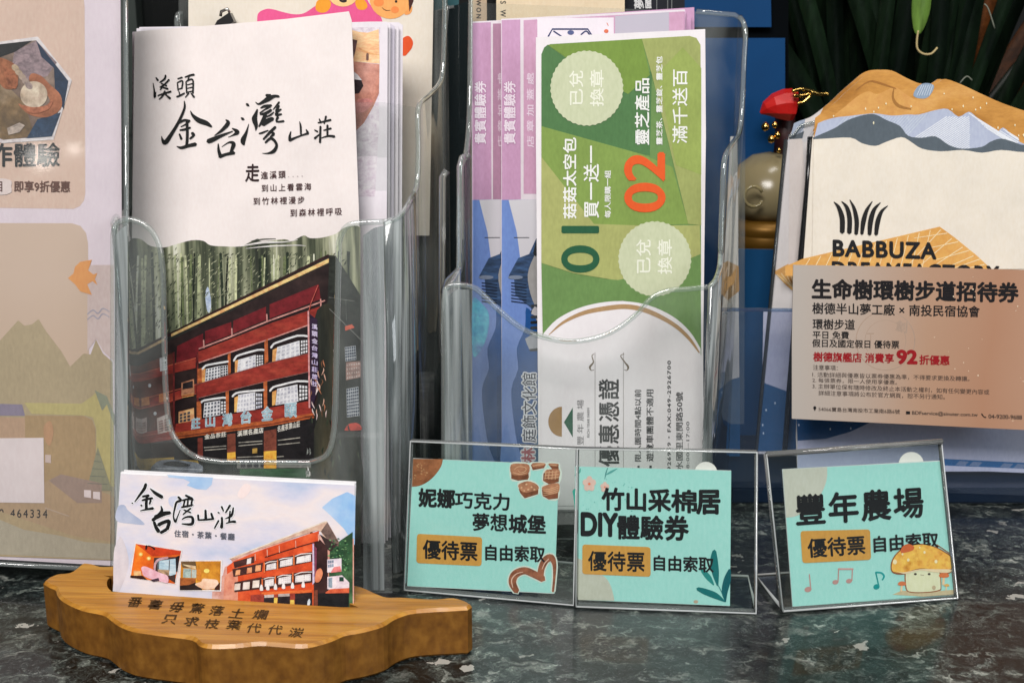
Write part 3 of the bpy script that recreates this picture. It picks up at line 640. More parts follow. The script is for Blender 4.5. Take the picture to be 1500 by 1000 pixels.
for k, ch in enumerate('溪頭金台灣山莊旅社'):
    y = 430+k*26; p.text(ch, (744, y+22), (764, y+26), (744, y+4), (190, 180, 206), 13, .03)
p.line([(731, 388), (735, 740)], 6, (196, 140, 140), 13); p.line([(766, 295), (740, 360), (733, 388)], 3, (170, 80, 70), 13)
for k in range(26):
    x, y = r2.uniform(742, 800), r2.uniform(560, 760); p.brush([(x, y, 1), (x+r2.uniform(-4, 6), y+10, 4), (x+r2.uniform(-8, 12), y+26, 1)], r2.choice([(170, 110, 80), (200, 160, 140), (110, 74, 54), (214, 190, 186)]), 12, n=2)
for k in range(16):
    x, y = r2.uniform(716, 736), r2.uniform(880, 980); p.brush([(x, y, 1), (x+3, y+8, 5), (x+r2.uniform(-4, 6), y+16, 1)], r2.choice([(190, 190, 186), (120, 124, 120), (220, 220, 216)]), 13, n=2)
for k in range(60):
    x, y = r2.uniform(730, 915), r2.uniform(770, 1350); p.brush([(x, y, 2), (x+r2.uniform(-6, 6), y+12, 6), (x+r2.uniform(-10, 10), y+26, 1)], r2.choice([(50, 60, 46), (24, 28, 26), (70, 78, 62), (34, 44, 36)]), 11, n=2)
p.build()
# brush lettering
INK = (20, 22, 22)
def strokes(p, data, lay=0, **k):
    for s in data: p.brush(s, k.get('mat', INK), lay, k.get('grow', 0))
K1 = [[(430,345,10),(432,420,24),(375,555,30),(305,675,36),(235,775,48),(205,755,30),(193,712,6)], [(495,448,8),(520,495,30),(580,545,52),(660,575,48),(715,612,20)], [(375,572,22),(430,545,26),(488,552,22)], [(480,560,18),(440,590,16),(395,612,10)],
      [(385,648,16),(430,642,24),(492,622,22)], [(458,560,28),(462,700,30),(455,812,30)], [(380,690,18),(400,740,28)], [(512,680,34),(530,700,26),(490,738,20)], [(352,818,8),(400,832,30),(470,812,34),(548,795,40)],
      [(865,540,12),(888,575,42),(825,648,32),(745,705,6)], [(678,765,46),(720,750,50),(820,705,32),(935,660,10)], [(932,630,12),(985,668,46),(940,700,16),(888,722,5)], [(785,790,10),(790,860,30),(808,920,40)], [(822,822,5),(900,775,18),(945,792,44),(928,850,34),(915,892,30)], [(800,925,36),(870,900,30),(950,885,36)]]
K2 = [[(175,268,16),(190,280,34),(208,296,12)], [(112,438,12),(130,452,34),(150,462,12)], [(206,512,4),(175,620,32),(135,715,62),(145,765,30)], [(418,165,32),(470,172,44)], [(288,248,8),(325,272,22),(390,240,44),(450,205,60),(520,175,36),(572,180,28)],
      [(310,338,18),(290,400,44),(275,455,66),(295,540,44),(288,596,6)], [(350,320,14),(400,298,34),(480,288,26)], [(470,300,26),(400,340,18),(340,380,14)], [(345,395,22),(410,385,36),(478,345,34)], [(410,400,44),(385,455,44),(330,545,18)], [(380,520,50),(440,475,60),(498,450,46)], [(415,430,14),(470,405,24),(510,370,14)],
      [(576,248,24),(545,290,22),(500,340,8)], [(575,290,22),(545,360,40),(600,335,18)], [(570,340,24),(540,400,36),(606,395,20)], [(560,430,34),(545,485,22),(632,480,26)], [(332,632,18),(380,618,24),(440,592,12)], [(530,552,32),(470,610,34),(385,700,24)], [(450,600,12),(508,632,36),(470,672,20)],
      [(408,742,24),(470,690,34),(520,720,34),(545,780,34),(510,845,44),(440,872,20),(370,872,5)],
      [(720,605,10),(705,665,30),(708,716,38)], [(708,712,36),(780,680,24),(860,650,20),(930,628,30)], [(825,485,8),(838,540,24),(842,640,22)], [(905,582,12),(925,620,34)],
      [(1050,500,14),(1120,485,22),(1205,465,26)], [(1065,452,14),(1085,500,24)], [(1148,422,26),(1125,510,16)], [(1080,545,26),(1075,740,28)], [(1008,588,14),(1045,608,22)], [(1010,690,30),(1066,640,12)], [(1165,530,26),(1165,665,24)], [(1118,592,14),(1208,568,24)], [(1090,685,10),(1180,660,24),(1250,668,32)]]
K3 = [[(135,100,14),(155,128,24)], [(105,158,8),(118,240,18),(122,305,26),(134,250,5)], [(235,75,18),(225,112,22),(175,150,14)], [(270,122,22),(230,165,16),(178,200,14)], [(190,160,12),(245,185,18)], [(240,150,14),(180,225,14)], [(205,200,14),(258,218,22)], [(155,288,14),(220,265,18),(290,245,22)], [(228,240,18),(205,290,18),(168,326,12)], [(230,272,14),(282,318,26)],
      [(362,112,14),(408,98,18)], [(358,152,12),(366,232,16)], [(362,150,14),(412,134,16),(405,212,16)], [(365,222,12),(405,210,14)], [(352,300,18),(390,285,20),(432,262,16)], [(375,245,12),(385,285,14)], [(438,95,14),(490,76,20),(532,68,22)], [(482,85,12),(466,130,14)], [(448,142,14),(456,262,16)], [(452,138,14),(518,122,18),(520,262,18)], [(460,175,9),(512,162,11)], [(460,212,9),(512,200,11)], [(455,252,11),(520,240,12)], [(478,262,14),(440,306,10)], [(500,262,12),(532,302,24)]]
p = Print(SB, bro, 'printed_title', (210, 100, 7.14), 6); strokes(p, K1); strokes(p, K3); p.build()
p = Print(SB, bro, 'printed_title', (340, 120, 8.333), 6); strokes(p, K2); p.build()
p = Print(SB, bro, 'printed_text', None, 6); TX = (64, 34, 36)
p.text('走', (359.5, 266), (379.5, 265.5), (360.5, 241), (44, 28, 30), 0, .02)
p.text('進溪頭', (382.5, 262.5), (418.5, 261), (382.5, 251.5), TX, 0, .008, 1.35)
for k in range(4): p.ell(423+k*6.6, 259-k*.3, .9, .7, (170, 160, 158), 0, 8)
p.text('到山上看雲海', (383.5, 281), (456, 278.5), (383.5, 270.5), TX, 0, .008, 1.35)
p.text('到竹林裡漫步', (371.5, 300), (446, 298), (371.5, 289.5), TX, 0, .008, 1.35)
p.text('到森林裡呼吸', (425.5, 317.5), (501, 315), (425.5, 306.5), TX, 0, .008, 1.35)
p.build()
# ------------------------------------------------------------------ wooden island-shaped card base
ZT = .019
def wood():
    m, nt, out = newmat('oiled_bamboo_wood'); co = coords(nt, (1, 1, 1), (0, 0, .05))
    w1 = N(nt, 'ShaderNodeTexNoise', Scale=90.0, Detail=9.0, Roughness=.62, Distortion=.9); mp = nt.nodes.new('ShaderNodeMapping'); nt.links.new(co, mp.inputs[0]); mp.inputs['Scale'].default_value = (.12, 2.6, .9); nt.links.new(mp.outputs[0], w1.inputs['Vector'])
    w2 = N(nt, 'ShaderNodeTexNoise', Scale=420.0, Detail=3.0); mp2 = nt.nodes.new('ShaderNodeMapping'); nt.links.new(co, mp2.inputs[0]); mp2.inputs['Scale'].default_value = (.1, 1.6, 1); nt.links.new(mp2.outputs[0], w2.inputs['Vector'])
    c = ramp(nt, w1.outputs['Fac'], [(.3, L((140, 92, 30))), (.45, L((166, 112, 40))), (.55, L((180, 126, 48))), (.72, L((190, 140, 60)))])
    c = mixc(nt, .35, c, w2.outputs['Fac'], 'OVERLAY'); p = principled(nt, out, c, .38, .5)
    p.inputs['Coat Weight'].default_value = .12; p.inputs['Coat Roughness'].default_value = .2
    b = nt.nodes.new('ShaderNodeBump'); b.inputs['Strength'].default_value = .35; b.inputs['Distance'].default_value = .0006; nt.links.new(w2.outputs['Fac'], b.inputs['Height']); nt.links.new(b.outputs[0], p.inputs['Normal'])
    return m
def shaded_side_wood():  # darker copy of the top wood: the sides' shade is in the colour
    m, nt, out = newmat('wood_side'); co = coords(nt, (1, 1, .8))
    w1 = N(nt, 'ShaderNodeTexNoise', Scale=260.0, Detail=5.0); nt.links.new(co, w1.inputs['Vector'])
    w2 = N(nt, 'ShaderNodeTexNoise', Scale=40.0, Detail=3.0); nt.links.new(co, w2.inputs['Vector'])
    c = ramp(nt, w1.outputs['Fac'], [(.3, L((96, 60, 18))), (.5, L((114, 74, 24))), (.7, L((130, 88, 32)))])
    c = mixc(nt, .15, c, w2.outputs['Fac'], 'OVERLAY'); principled(nt, out, c, .5, .4); return m
def zb(x, y): return (50+x/2.308, 660+y/2.308)
front = smoothpath([(30, 440), (50, 452), (72, 462), (78, 480), (100, 502), (160, 530), (230, 545), (255, 560), (285, 582), (330, 600), (390, 610), (450, 618), (535, 630), (560, 650), (600, 658), (680, 656), (760, 648), (830, 652), (905, 657), (960, 648), (1010, 632), (1050, 615), (1110, 604), (1180, 584), (1215, 562), (1270, 542), (1340, 535), (1400, 532), (1466, 528)], 3)
backo = smoothpath([(1480, 518), (1462, 506), (1418, 494), (1360, 498), (1300, 496), (1240, 492), (1195, 492), (1160, 480), (1110, 458), (1050, 446), (960, 434), (860, 428), (760, 420), (660, 412), (560, 404), (460, 396), (380, 390), (300, 386), (260, 388), (225, 388), (200, 380), (165, 378), (140, 396), (118, 410), (80, 414), (48, 426)], 3)
OUT = [at_z(*zb(x, y), ZT).to_2d() for x, y in front+backo]
slot = smoothpath([(246, 452), (262, 474), (300, 478), (1035, 528), (1066, 516), (1074, 498), (1060, 480), (1020, 470), (300, 424), (256, 428)], 3, True)
SLT = [at_z(*zb(x, y), ZT).to_2d() for x, y in slot]
def lvl(P, z): return [(p[0], p[1], z) for p in P]
def inset(P, d):
    c = sum((Vector(q) for q in P), Vector((0, 0)))/len(P); out = []
    for i, q in enumerate(P):
        t = (Vector(P[(i+1) % len(P)])-Vector(P[i-1])).normalized(); n = Vector((-t.y, t.x))
        out.append(Vector(q)+n*d)
    return out
area_s = sum(OUT[i-1][0]*OUT[i][1]-OUT[i][0]*OUT[i-1][1] for i in range(len(OUT)))
sg = 1 if area_s > 0 else -1
base = empty('card_base', (OUT[0][0], OUT[0][1], 0)); tag(base, 'island-shaped wooden card base with carved dark lettering, holding the business cards', 'card holder')
off = base.location
I1 = inset(OUT, sg*.0009); n = len(OUT); ns = len(SLT)
V = lvl(I1, ZT)+lvl(OUT, ZT-.0012)+lvl(OUT, .001)+lvl(inset(OUT, sg*.0008), 0)+lvl(SLT, ZT)+lvl(SLT, .004)
V = [Vector(v)-off for v in V]
tri = tessellate_polygon([[Vector((p[0], p[1], 0)) for p in I1], [Vector((p[0], p[1], 0)) for p in SLT]])
F = [tuple(i if i < n else i-n+4*n for i in t) for t in tri]; idx = [0]*len(F)
for l in range(3):
    for i in range(n): F.append((l*n+i, l*n+(i+1) % n, (l+1)*n+(i+1) % n, (l+1)*n+i)); idx.append(0 if l == 0 else 1)
for i in range(ns): F.append((4*n+i, 4*n+(i+1) % ns, 4*n+ns+(i+1) % ns, 4*n+ns+i)); idx.append(1)
for t in tessellate_polygon([[Vector((p[0], p[1], 0)) for p in SLT]]): F.append(tuple(4*n+ns+i for i in t)); idx.append(1)
for t in tessellate_polygon([[Vector((p[0], p[1], 0)) for p in OUT]]): F.append(tuple(3*n+i for i in t)); idx.append(1)
me = recalc(mesh('wooden_block', V, F, [wood(), shaded_side_wood()], idx)); link('wooden_block', me, base)
class Flat(Surf):
    def __init__(s, z):
        s.A = Vector((base.location.x, base.location.y, z)); s.u = Vector((1, 0, 0)); s.v = Vector((0, 1, 0)); s.w = Vector((0, 0, -1))
        s.M = Matrix.Translation(s.A)
SF = Flat(ZT); 
p = Print(SF, base, 'carved_text', (170, 860, 5), 1)
burn = ink((74, 52, 28), .7)
for ch, x, y in zip('番薯毋驚落土爛', (135, 283, 440, 592, 735, 885, 1055), (104, 124, 140, 150, 168, 186, 196)):
    p.text(ch, (x-62, y+34), (x+38, y+40), (x-30, y-34), burn, 0, .022, 1, .8)
for ch, x, y in zip('只求枝葉代代湠', (388, 550, 700, 860, 1005, 1160, 1315), (232, 246, 264, 272, 296, 308, 328)):
    p.text(ch, (x-60, y+32), (x+42, y+40), (x-32, y-34), burn, 0, .022, 1, .8)
o = p.build(); me = o.data
for v in me.vertices: v.co = (v.co.x, v.co.z, ZT-v.co.y)     # sheet axes (right, depth, up) -> lying flat
me.update()

# ------------------------------------------------------------------ business cards in the slot
SC1 = Surf(at_z(168, 911, .006), at_z(513, 936, .006)-at_z(168, 911, .006), math.radians(13))
for k in range(9, 0, -1):
    S_ = SC1.shift(.0007*k); jx, jy = rnd.uniform(-2, 2), rnd.uniform(-1, 1)
    sheet('business_card', 'plain white edge of a business card in the stack behind the printed front card', 'business card', S_,
          [(163+jx+k*.9, 895), (177+jx+k*.6, 693+jy-k*.5), (521+jx, 710+jy-k*.5), (511+jx, 920)], ink((222, 220, 224)), .00045, 'business cards stacked behind the front card')
sky = noisy([(160, 178, 206), (196, 196, 212), (218, 208, 208), (206, 204, 214)], (1, 1, 2.2), 26., name='printed_sky', hf=.1)
card = sheet('business_card', 'front business card with sky, two room photos and a red hotel above the carved lettering', 'business card', SC1, [(163, 905), (177, 694), (520, 711), (511, 930)], sky, .00045)
p = Print(SC1, card, 'printed_sky', (180, 690, 8.333), 1)
p.poly([(540, 40), (700, 55), (1100, 75), (1085, 160), (1020, 225), (900, 215), (780, 170), (820, 130), (740, 90), (560, 75)], noisy([(142, 176, 212), (190, 204, 222)], ns=60., hf=.1), 0)
p.polys([(-60, 430), (20, 410), (60, 470), (150, 540), (230, 600), (260, 650), (120, 640), (-80, 600)], noisy([(140, 154, 182), (186, 190, 206)], ns=90., hf=.1), 0)
p.polys([(1500, 150), (1440, 200), (1400, 290), (1460, 330), (1540, 260), (1560, 180)], (226, 206, 204), 0)
p.polys([(560, 330), (640, 300), (760, 330), (840, 420), (700, 470), (580, 420)], (186, 190, 208), 0)
p.polys([(-110, 1000), (-60, 840), (-20, 800), (60, 1000), (60, 1200), (-60, 1500), (-110, 1500)], noisy([(186, 180, 188), (210, 202, 206)], ns=140., hf=.15), 0)
p.poly([(2430, 440), (2560, 330), (2740, 250), (2840, 300), (2830, 900), (2700, 700), (2560, 560)], noisy([(120, 168, 214), (180, 200, 222)], ns=60., hf=.1), 0)
p.build()
C1 = [[(285,152,34),(265,210,38),(200,300,26),(150,368,12)], [(338,208,12),(400,262,40),(482,312,46)], [(245,305,26),(320,292,34)], [(240,352,22),(300,335,30),(365,325,28)], [(300,300,30),(290,380,36),(292,460,36)], [(225,410,24),(236,416,24)], [(345,350,26),(330,395,22)], [(218,478,12),(290,462,24),(372,448,36)], [(115,382,16),(124,388,16)],
      [(470,420,12),(480,478,36),(430,540,40),(370,592,44)], [(400,560,56),(500,515,56),(580,502,40)], [(385,615,34),(410,680,44),(440,730,48)], [(440,650,46),(500,620,44),(570,605,40),(545,700,44)], [(468,745,36),(535,705,40)],
      [(680,310,28),(712,350,30),(660,375,28),(640,440,24),(622,545,18),(645,612,26),(668,560,16),(705,465,10)], [(770,290,26),(850,332,34)], [(730,352,20),(800,335,26),(862,342,26)], [(762,340,22),(742,430,22)], [(800,335,22),(792,430,24)], [(850,340,22),(838,420,24)], [(720,435,22),(800,420,28),(862,405,14)], [(740,522,18),(790,480,20),(832,448,22)], [(750,468,20),(832,500,20)], [(728,582,16),(780,555,24),(850,560,34),(845,640,38),(725,638,16)],
      [(922,530,26),(926,590,26)], [(1012,472,28),(1016,582,36)], [(922,592,22),(1000,588,26),(1110,578,26)], [(1082,510,26),(1105,580,32)],
      [(1208,428,26),(1232,482,18)], [(1312,412,28),(1258,502,20)], [(1165,498,20),(1180,506,18)], [(1212,560,28),(1214,620,30),(1208,682,44)], [(1122,692,18),(1172,598,24)], [(1255,575,12),(1330,535,32),(1352,440,18)], [(1312,482,20),(1300,622,24)], [(1262,632,14),(1330,612,28),(1376,612,34)]]
p = Print(SC1, card, 'printed_title', (180, 690, 8.333), 3)
strokes(p, C1, 0, mat=(222, 224, 230), grow=24); strokes(p, C1, 2)
p.build()
p = Print(SC1, card, 'printed_text', (180, 690, 8.333), 5)
p.text('住宿・茶葉・餐廳', (632, 795), (1366, 838), (632, 712), (84, 88, 100), 0, .02, 1.15); p.build()
p = Print(SC1, card, 'printed_photo', (160, 780, 8.333), 3)          # two room photos
def inner(c, f): c = [Vector(q) for q in c]; m_ = sum(c, Vector((0, 0)))/4; return [tuple(m_+(q-m_)*f) for q in c]
ph = [(315, 112), (898, 208), (812, 632), (250, 545)]; p.poly(ph, (226, 218, 216), 0)
A_ = [(327, 132), (882, 218), (802, 620), (265, 540)]; p.poly(A_, noisy([(186, 74, 24), (216, 104, 30), (232, 140, 50)], ns=70.), 1)
p.poly([(327, 132), (882, 218), (870, 262), (600, 282), (520, 280), (420, 200)], noisy([(160, 48, 26), (196, 66, 28)], ns=80.), 2)
p.poly([(552, 300), (820, 290), (810, 610), (640, 500), (545, 450)], (62, 46, 44), 3)
p.poly([(600, 340), (815, 310), (822, 500), (750, 520), (600, 440)], noisy([(110, 140, 156), (160, 186, 200), (196, 206, 214)], (1, 1, 3), 60.), 4)
for x in (612, 742): p.line([(x, 330), (x-6, 470)], 9, (50, 44, 46), 5)
p.brush([(560, 460, 20), (570, 370, 26), (620, 320, 30), (720, 300, 26)], (186, 152, 160), 5)
p.poly([(820, 290), (866, 270), (838, 470), (822, 470)], (30, 28, 32), 5)
p.poly([(600, 440), (740, 450), (735, 520), (600, 490)], (168, 140, 110), 5)
p.polys([(400, 420), (440, 405), (500, 425), (620, 480), (720, 520), (722, 605), (640, 590), (520, 560), (430, 520), (410, 470)], noisy([(206, 158, 172), (226, 190, 200)], ns=90.), 6)
p.poly([(510, 570), (610, 545), (622, 580), (540, 590)], (60, 44, 56), 7); p.poly([(305, 455), (395, 462), (402, 515), (308, 520)], (206, 160, 110), 6); p.poly([(266, 515), (420, 520), (470, 568), (265, 540)], (46, 24, 20), 6)
for x, y in ((390, 258), (488, 308)): p.ell(x, y, 26, 24, (238, 176, 80), 3); p.ell(x, y, 13, 13, (250, 226, 160), 4)
for q in ([(455, 196, 22), (462, 155, 26)], [(480, 155, 14), (520, 165, 14), (560, 195, 24)]): p.brush(q, (36, 20, 18), 4)
ph = [(870, 330), (1384, 328), (1370, 712), (855, 705)]; p.poly(ph, (226, 218, 216), 1)
p.poly([(880, 345), (1366, 342), (1356, 692), (868, 694)], noisy([(166, 104, 30), (200, 138, 46), (206, 150, 70)], ns=60.), 2)
p.poly([(880, 345), (1060, 345), (1070, 430), (900, 420)], (96, 76, 50), 3); p.poly([(895, 380), (1060, 400), (1065, 440), (960, 410)], (206, 186, 150), 4)
p.poly([(912, 430), (1005, 432), (1005, 545), (906, 540)], (150, 170, 166), 4); p.poly([(1012, 440), (1070, 445), (1068, 545), (1012, 545)], (166, 176, 170), 4)
p.poly([(870, 545), (1060, 552), (1060, 600), (980, 640), (868, 640)], (150, 86, 44), 4); p.poly([(868, 640), (980, 630), (1060, 600), (1130, 660), (1140, 693), (868, 694)], (40, 30, 28), 5)
p.polys([(1055, 620), (1130, 590), (1150, 555), (1240, 560), (1320, 570), (1340, 620), (1300, 670), (1200, 685), (1120, 665)], noisy([(216, 180, 150), (232, 206, 186)], ns=80.), 6)
p.poly([(1300, 660), (1356, 600), (1356, 692), (1290, 692)], (60, 34, 24), 6); p.ell(1195, 460, 34, 26, (244, 208, 110), 4); p.poly([(1075, 440), (1130, 440), (1130, 590), (1075, 580)], (190, 120, 46), 4)
p.build()
p = Print(SC1, card, 'printed_hotel', (320, 740, 6.248), 3)
CR = noisy([(176, 58, 30), (200, 76, 38), (214, 96, 56)], ns=90., name='printed_orange_red'); CD = (66, 40, 38)
p.poly([(40, 640), (60, 560), (130, 520), (110, 485), (400, 380), (700, 300), (860, 240), (1100, 340), (1240, 300), (1240, 1000), (200, 1000), (-60, 860), (-50, 700)], noisy([(206, 160, 148), (196, 140, 124), (214, 186, 180)], ns=60.), -1)
p.poly([(1020, 420), (1100, 330), (1230, 240), (1230, 1060), (1000, 1060)], noisy([(28, 48, 36), (50, 84, 54), (84, 120, 84)], ns=120.), 0)
p.poly([(840, 220), (1000, 380), (1010, 1060), (830, 1060)], noisy([(40, 24, 26), (66, 40, 38)], ns=80.), 1)
p.poly([(350, 420), (920, 230), (925, 320), (880, 340), (870, 1040), (80, 980), (80, 560), (140, 510)], CR, 1)
p.poly([(60, 640), (180, 560), (180, 980), (40, 960)], noisy([(210, 150, 130), (200, 120, 90)], ns=90.), 1)
p.poly([(100, 482), (985, 138), (1000, 150), (1105, 330), (1100, 352), (1010, 390), (940, 235), (900, 225), (300, 420), (130, 495)], noisy([(176, 142, 122), (206, 176, 156)], (1, 1, 1), 60.), 2)
p.line([(104, 484), (990, 142)], 9, (226, 204, 190), 3); p.poly([(1000, 150), (1105, 335), (1098, 372), (1020, 330), (940, 235)], (104, 84, 78), 3); p.poly([(1060, 340), (1098, 350), (1030, 420), (1000, 400), (930, 260)], (52, 40, 40), 3)
p.line([(430, 470), (700, 385), (940, 318)], 10, (70, 30, 26), 4)
for x, y in ((340, 440), (450, 400), (560, 365), (710, 320), (918, 260)): p.line([(x, y), (x+2, y+60)], 7, (226, 160, 140), 5)
for c in ([(420, 510), (860, 420), (862, 510), (420, 600)], [(400, 660), (862, 590), (862, 700), (400, 770)], [(130, 580), (410, 520), (400, 600), (140, 650)], [(150, 700), (400, 650), (400, 760), (150, 790)], [(140, 515), (330, 460), (330, 520), (150, 570)]): p.poly(c, CD, 3)
for c in ([(446, 540), (530, 520), (532, 576), (440, 590)], [(570, 505), (680, 480), (680, 540), (566, 560)], [(722, 470), (848, 445), (850, 506), (716, 528)], [(430, 680), (510, 666), (510, 730), (428, 740)], [(555, 660), (668, 640), (668, 705), (552, 718)], [(710, 640), (848, 622), (848, 685), (706, 700)]):
    p.poly(c, (232, 226, 226), 4); p.grid(c, 6, 3, (196, 190, 196), 5, .25)
for a, b, c in (((432, 530), (470, 512), (540, 506)), ((560, 494), (600, 480), (690, 474)), ((706, 462), (760, 440), (860, 434)), ((420, 670), (460, 656), (520, 656)), ((545, 652), (590, 634), (672, 634)), ((700, 632), (760, 608), (860, 604))): p.brush([a+(6,), b+(8,), c+(6,)], (238, 226, 222), 6, n=2)
for x, y in ((425, 520), (545, 495), (695, 450), (405, 670), (525, 640), (685, 610)): p.line([(x, y), (x, y+90)], 11, (214, 112, 64), 6)
for x, y, s in ((185, 610, 20), (290, 590, 22), (370, 570, 24), (180, 740, 26), (262, 730, 30), (350, 715, 30)): p.poly([(x-s, y-s), (x+s, y-s-6), (x+s-4, y+s), (x-s-6, y+s+6)], (222, 150, 110) if s < 25 else (226, 206, 198), 5)
p.poly([(268, 485), (305, 475), (302, 525), (262, 535)], (226, 216, 214), 5)
for x, y in ((398, 745), (456, 740), (526, 735), (600, 728), (682, 725), (780, 715)): p.polys([(x-14, y+26), (x-10, y-12), (x, y-28), (x+12, y-10), (x+16, y+28)], (232, 226, 224), 7, 2)
p.poly([(400, 790), (862, 765), (862, 790), (400, 820)], (206, 100, 50), 7); p.poly([(420, 820), (862, 792), (862, 1040), (300, 1000)], (42, 34, 36), 6)
for c in ([(515, 810), (548, 806), (548, 1010), (512, 1010)], [(660, 800), (705, 796), (705, 1020), (660, 1020)], [(300, 815), (420, 805), (425, 1000), (300, 990)]): p.poly(c, (140, 56, 44), 7)
for c in ([(515, 840), (546, 838), (542, 900), (512, 900)], [(662, 860), (700, 858), (700, 920), (660, 920)]): p.poly(c, (226, 176, 80), 8)
p.poly([(426, 815), (512, 808), (512, 835), (426, 840)], (170, 160, 156), 7); p.poly([(552, 805), (656, 800), (656, 825), (552, 830)], (160, 150, 146), 7)
p.poly([(866, 345), (880, 345), (884, 700), (866, 720)], (190, 180, 206), 8); p.poly([(884, 365), (905, 390), (900, 640), (884, 700)], (120, 60, 80), 7)
p.polys([(890, 690), (900, 600), (940, 570), (960, 620), (930, 690)], noisy([(170, 80, 50), (206, 130, 96)], ns=150.), 8)
p.poly([(1000, 490), (1130, 480), (1130, 600), (1000, 610)], (206, 196, 206), 5); p.grid([(1006, 495), (1060, 490), (1060, 560), (1006, 570)], 3, 2, (110, 130, 150), 6); p.poly([(1060, 560), (1120, 550), (1130, 600), (1030, 612)], (196, 110, 110), 6)
p.poly([(1000, 650), (1135, 635), (1200, 700), (1200, 800), (1000, 760)], (210, 196, 204), 5); p.poly([(1010, 660), (1045, 655), (1045, 750), (1010, 745)], (120, 136, 150), 6); p.poly([(1110, 650), (1150, 650), (1150, 690), (1110, 690)], (30, 60, 50), 6)
p.poly([(985, 790), (1030, 760), (1200, 750), (1200, 795), (985, 800)], (196, 92, 60), 6); p.poly([(900, 800), (1198, 790), (1190, 1060), (900, 1060)], (26, 26, 28), 5)
p.polys([(818, 915), (822, 870), (838, 850), (846, 880), (832, 918)], (206, 214, 220), 8); p.poly([(880, 770), (912, 768), (915, 1000), (880, 1000)], (110, 60, 46), 7)
for k in range(120): 
    x, y = rnd.uniform(1010, 1195), rnd.uniform(300, 640); p.ell(x, y, rnd.uniform(4, 12), rnd.uniform(3, 8), rnd.choice([(40, 84, 56), (74, 120, 80), (24, 44, 34), (110, 150, 100)]), 4, 6)
p.build()
# ------------------------------------------------------------------ middle rack with vouchers
SR2 = Surf.stand(850, .488, 0, 2, 4)
rk2 = empty('brochure_rack', M=SR2.M); tag(rk2, 'clear moulded rack with a wavy front lip holding the purple and green coupons', 'brochure rack'); parent_surf[rk2.name] = SR2
cut2 = smoothpath([(652, 424), (664, 417), (690, 420), (706, 430), (735, 458), (770, 484), (815, 498), (850, 499), (892, 488), (930, 462), (952, 438), (975, 426), (1010, 423), (1040, 420)], 4)
frame_panel(SR2, [(650, 790), (650, 440)]+cut2+[(1046, 790)], rk2, 'front_panel', .002, SHEETR)
tubes('rim', [[SR2.world(x, y) for x, y in [(650, 780), (650, 445)]+cut2]], .0012, BEAD, rk2)
rack_side(rk2, 'side_wall', [(1040, 420, .4935), (1048, 410, .497), (1054, 392, .507), (1056, 370, .515)], 0.0, CORNER)
rack_side(rk2, 'side_wall', [(1056, 370, .5155), (1058, 300, .52), (1061, 236, .523), (1070, 214, .535), (1081, 198, .553), (1086, 170, .565), (1090, 90, .568), (1092, 44, .570), (1084, 25, .575)], 0.0, SHEETR)
rack_side(rk2, 'side_wall', [(652, 424, .4935), (662, 412, .503), (672, 394, .515)], 0.0, CORNER)
rack_side(rk2, 'side_wall', [(672, 394, .5155), (673, 300, .52), (675, 236, .523), (683, 222, .532), (688, 150, .55), (690, -40, .56)], 0.0, SHEETR)
back_panel(rk2, [(690, 620), (1090, 620), (1092, 44), (1086, 28), (1074, 22), (1034, 18), (690, 4)], [.577]*7)
tubes('rim', [[at_y(1092, 60, .577), at_y(1088, 30, .577), at_y(1076, 22, .577), at_y(1034, 18, .577), at_y(1020, 17, .577)]], .0012, BEAD, rk2)
boxm('tier_floor', (at_y(655, 760, .5).x-rk2.location.x, .004, .014), (at_y(1048, 760, .5).x-rk2.location.x, .085, .0165), SHEETR, rk2)
frame_panel(SR2.shift(-.0006), [(651, 780), (652, 436), (670, 424), (692, 424), (692, 780)], rk2, 'corner_haze_strip', .0005, CORNER)  # added hazy strip painting the streaks of the rack corner
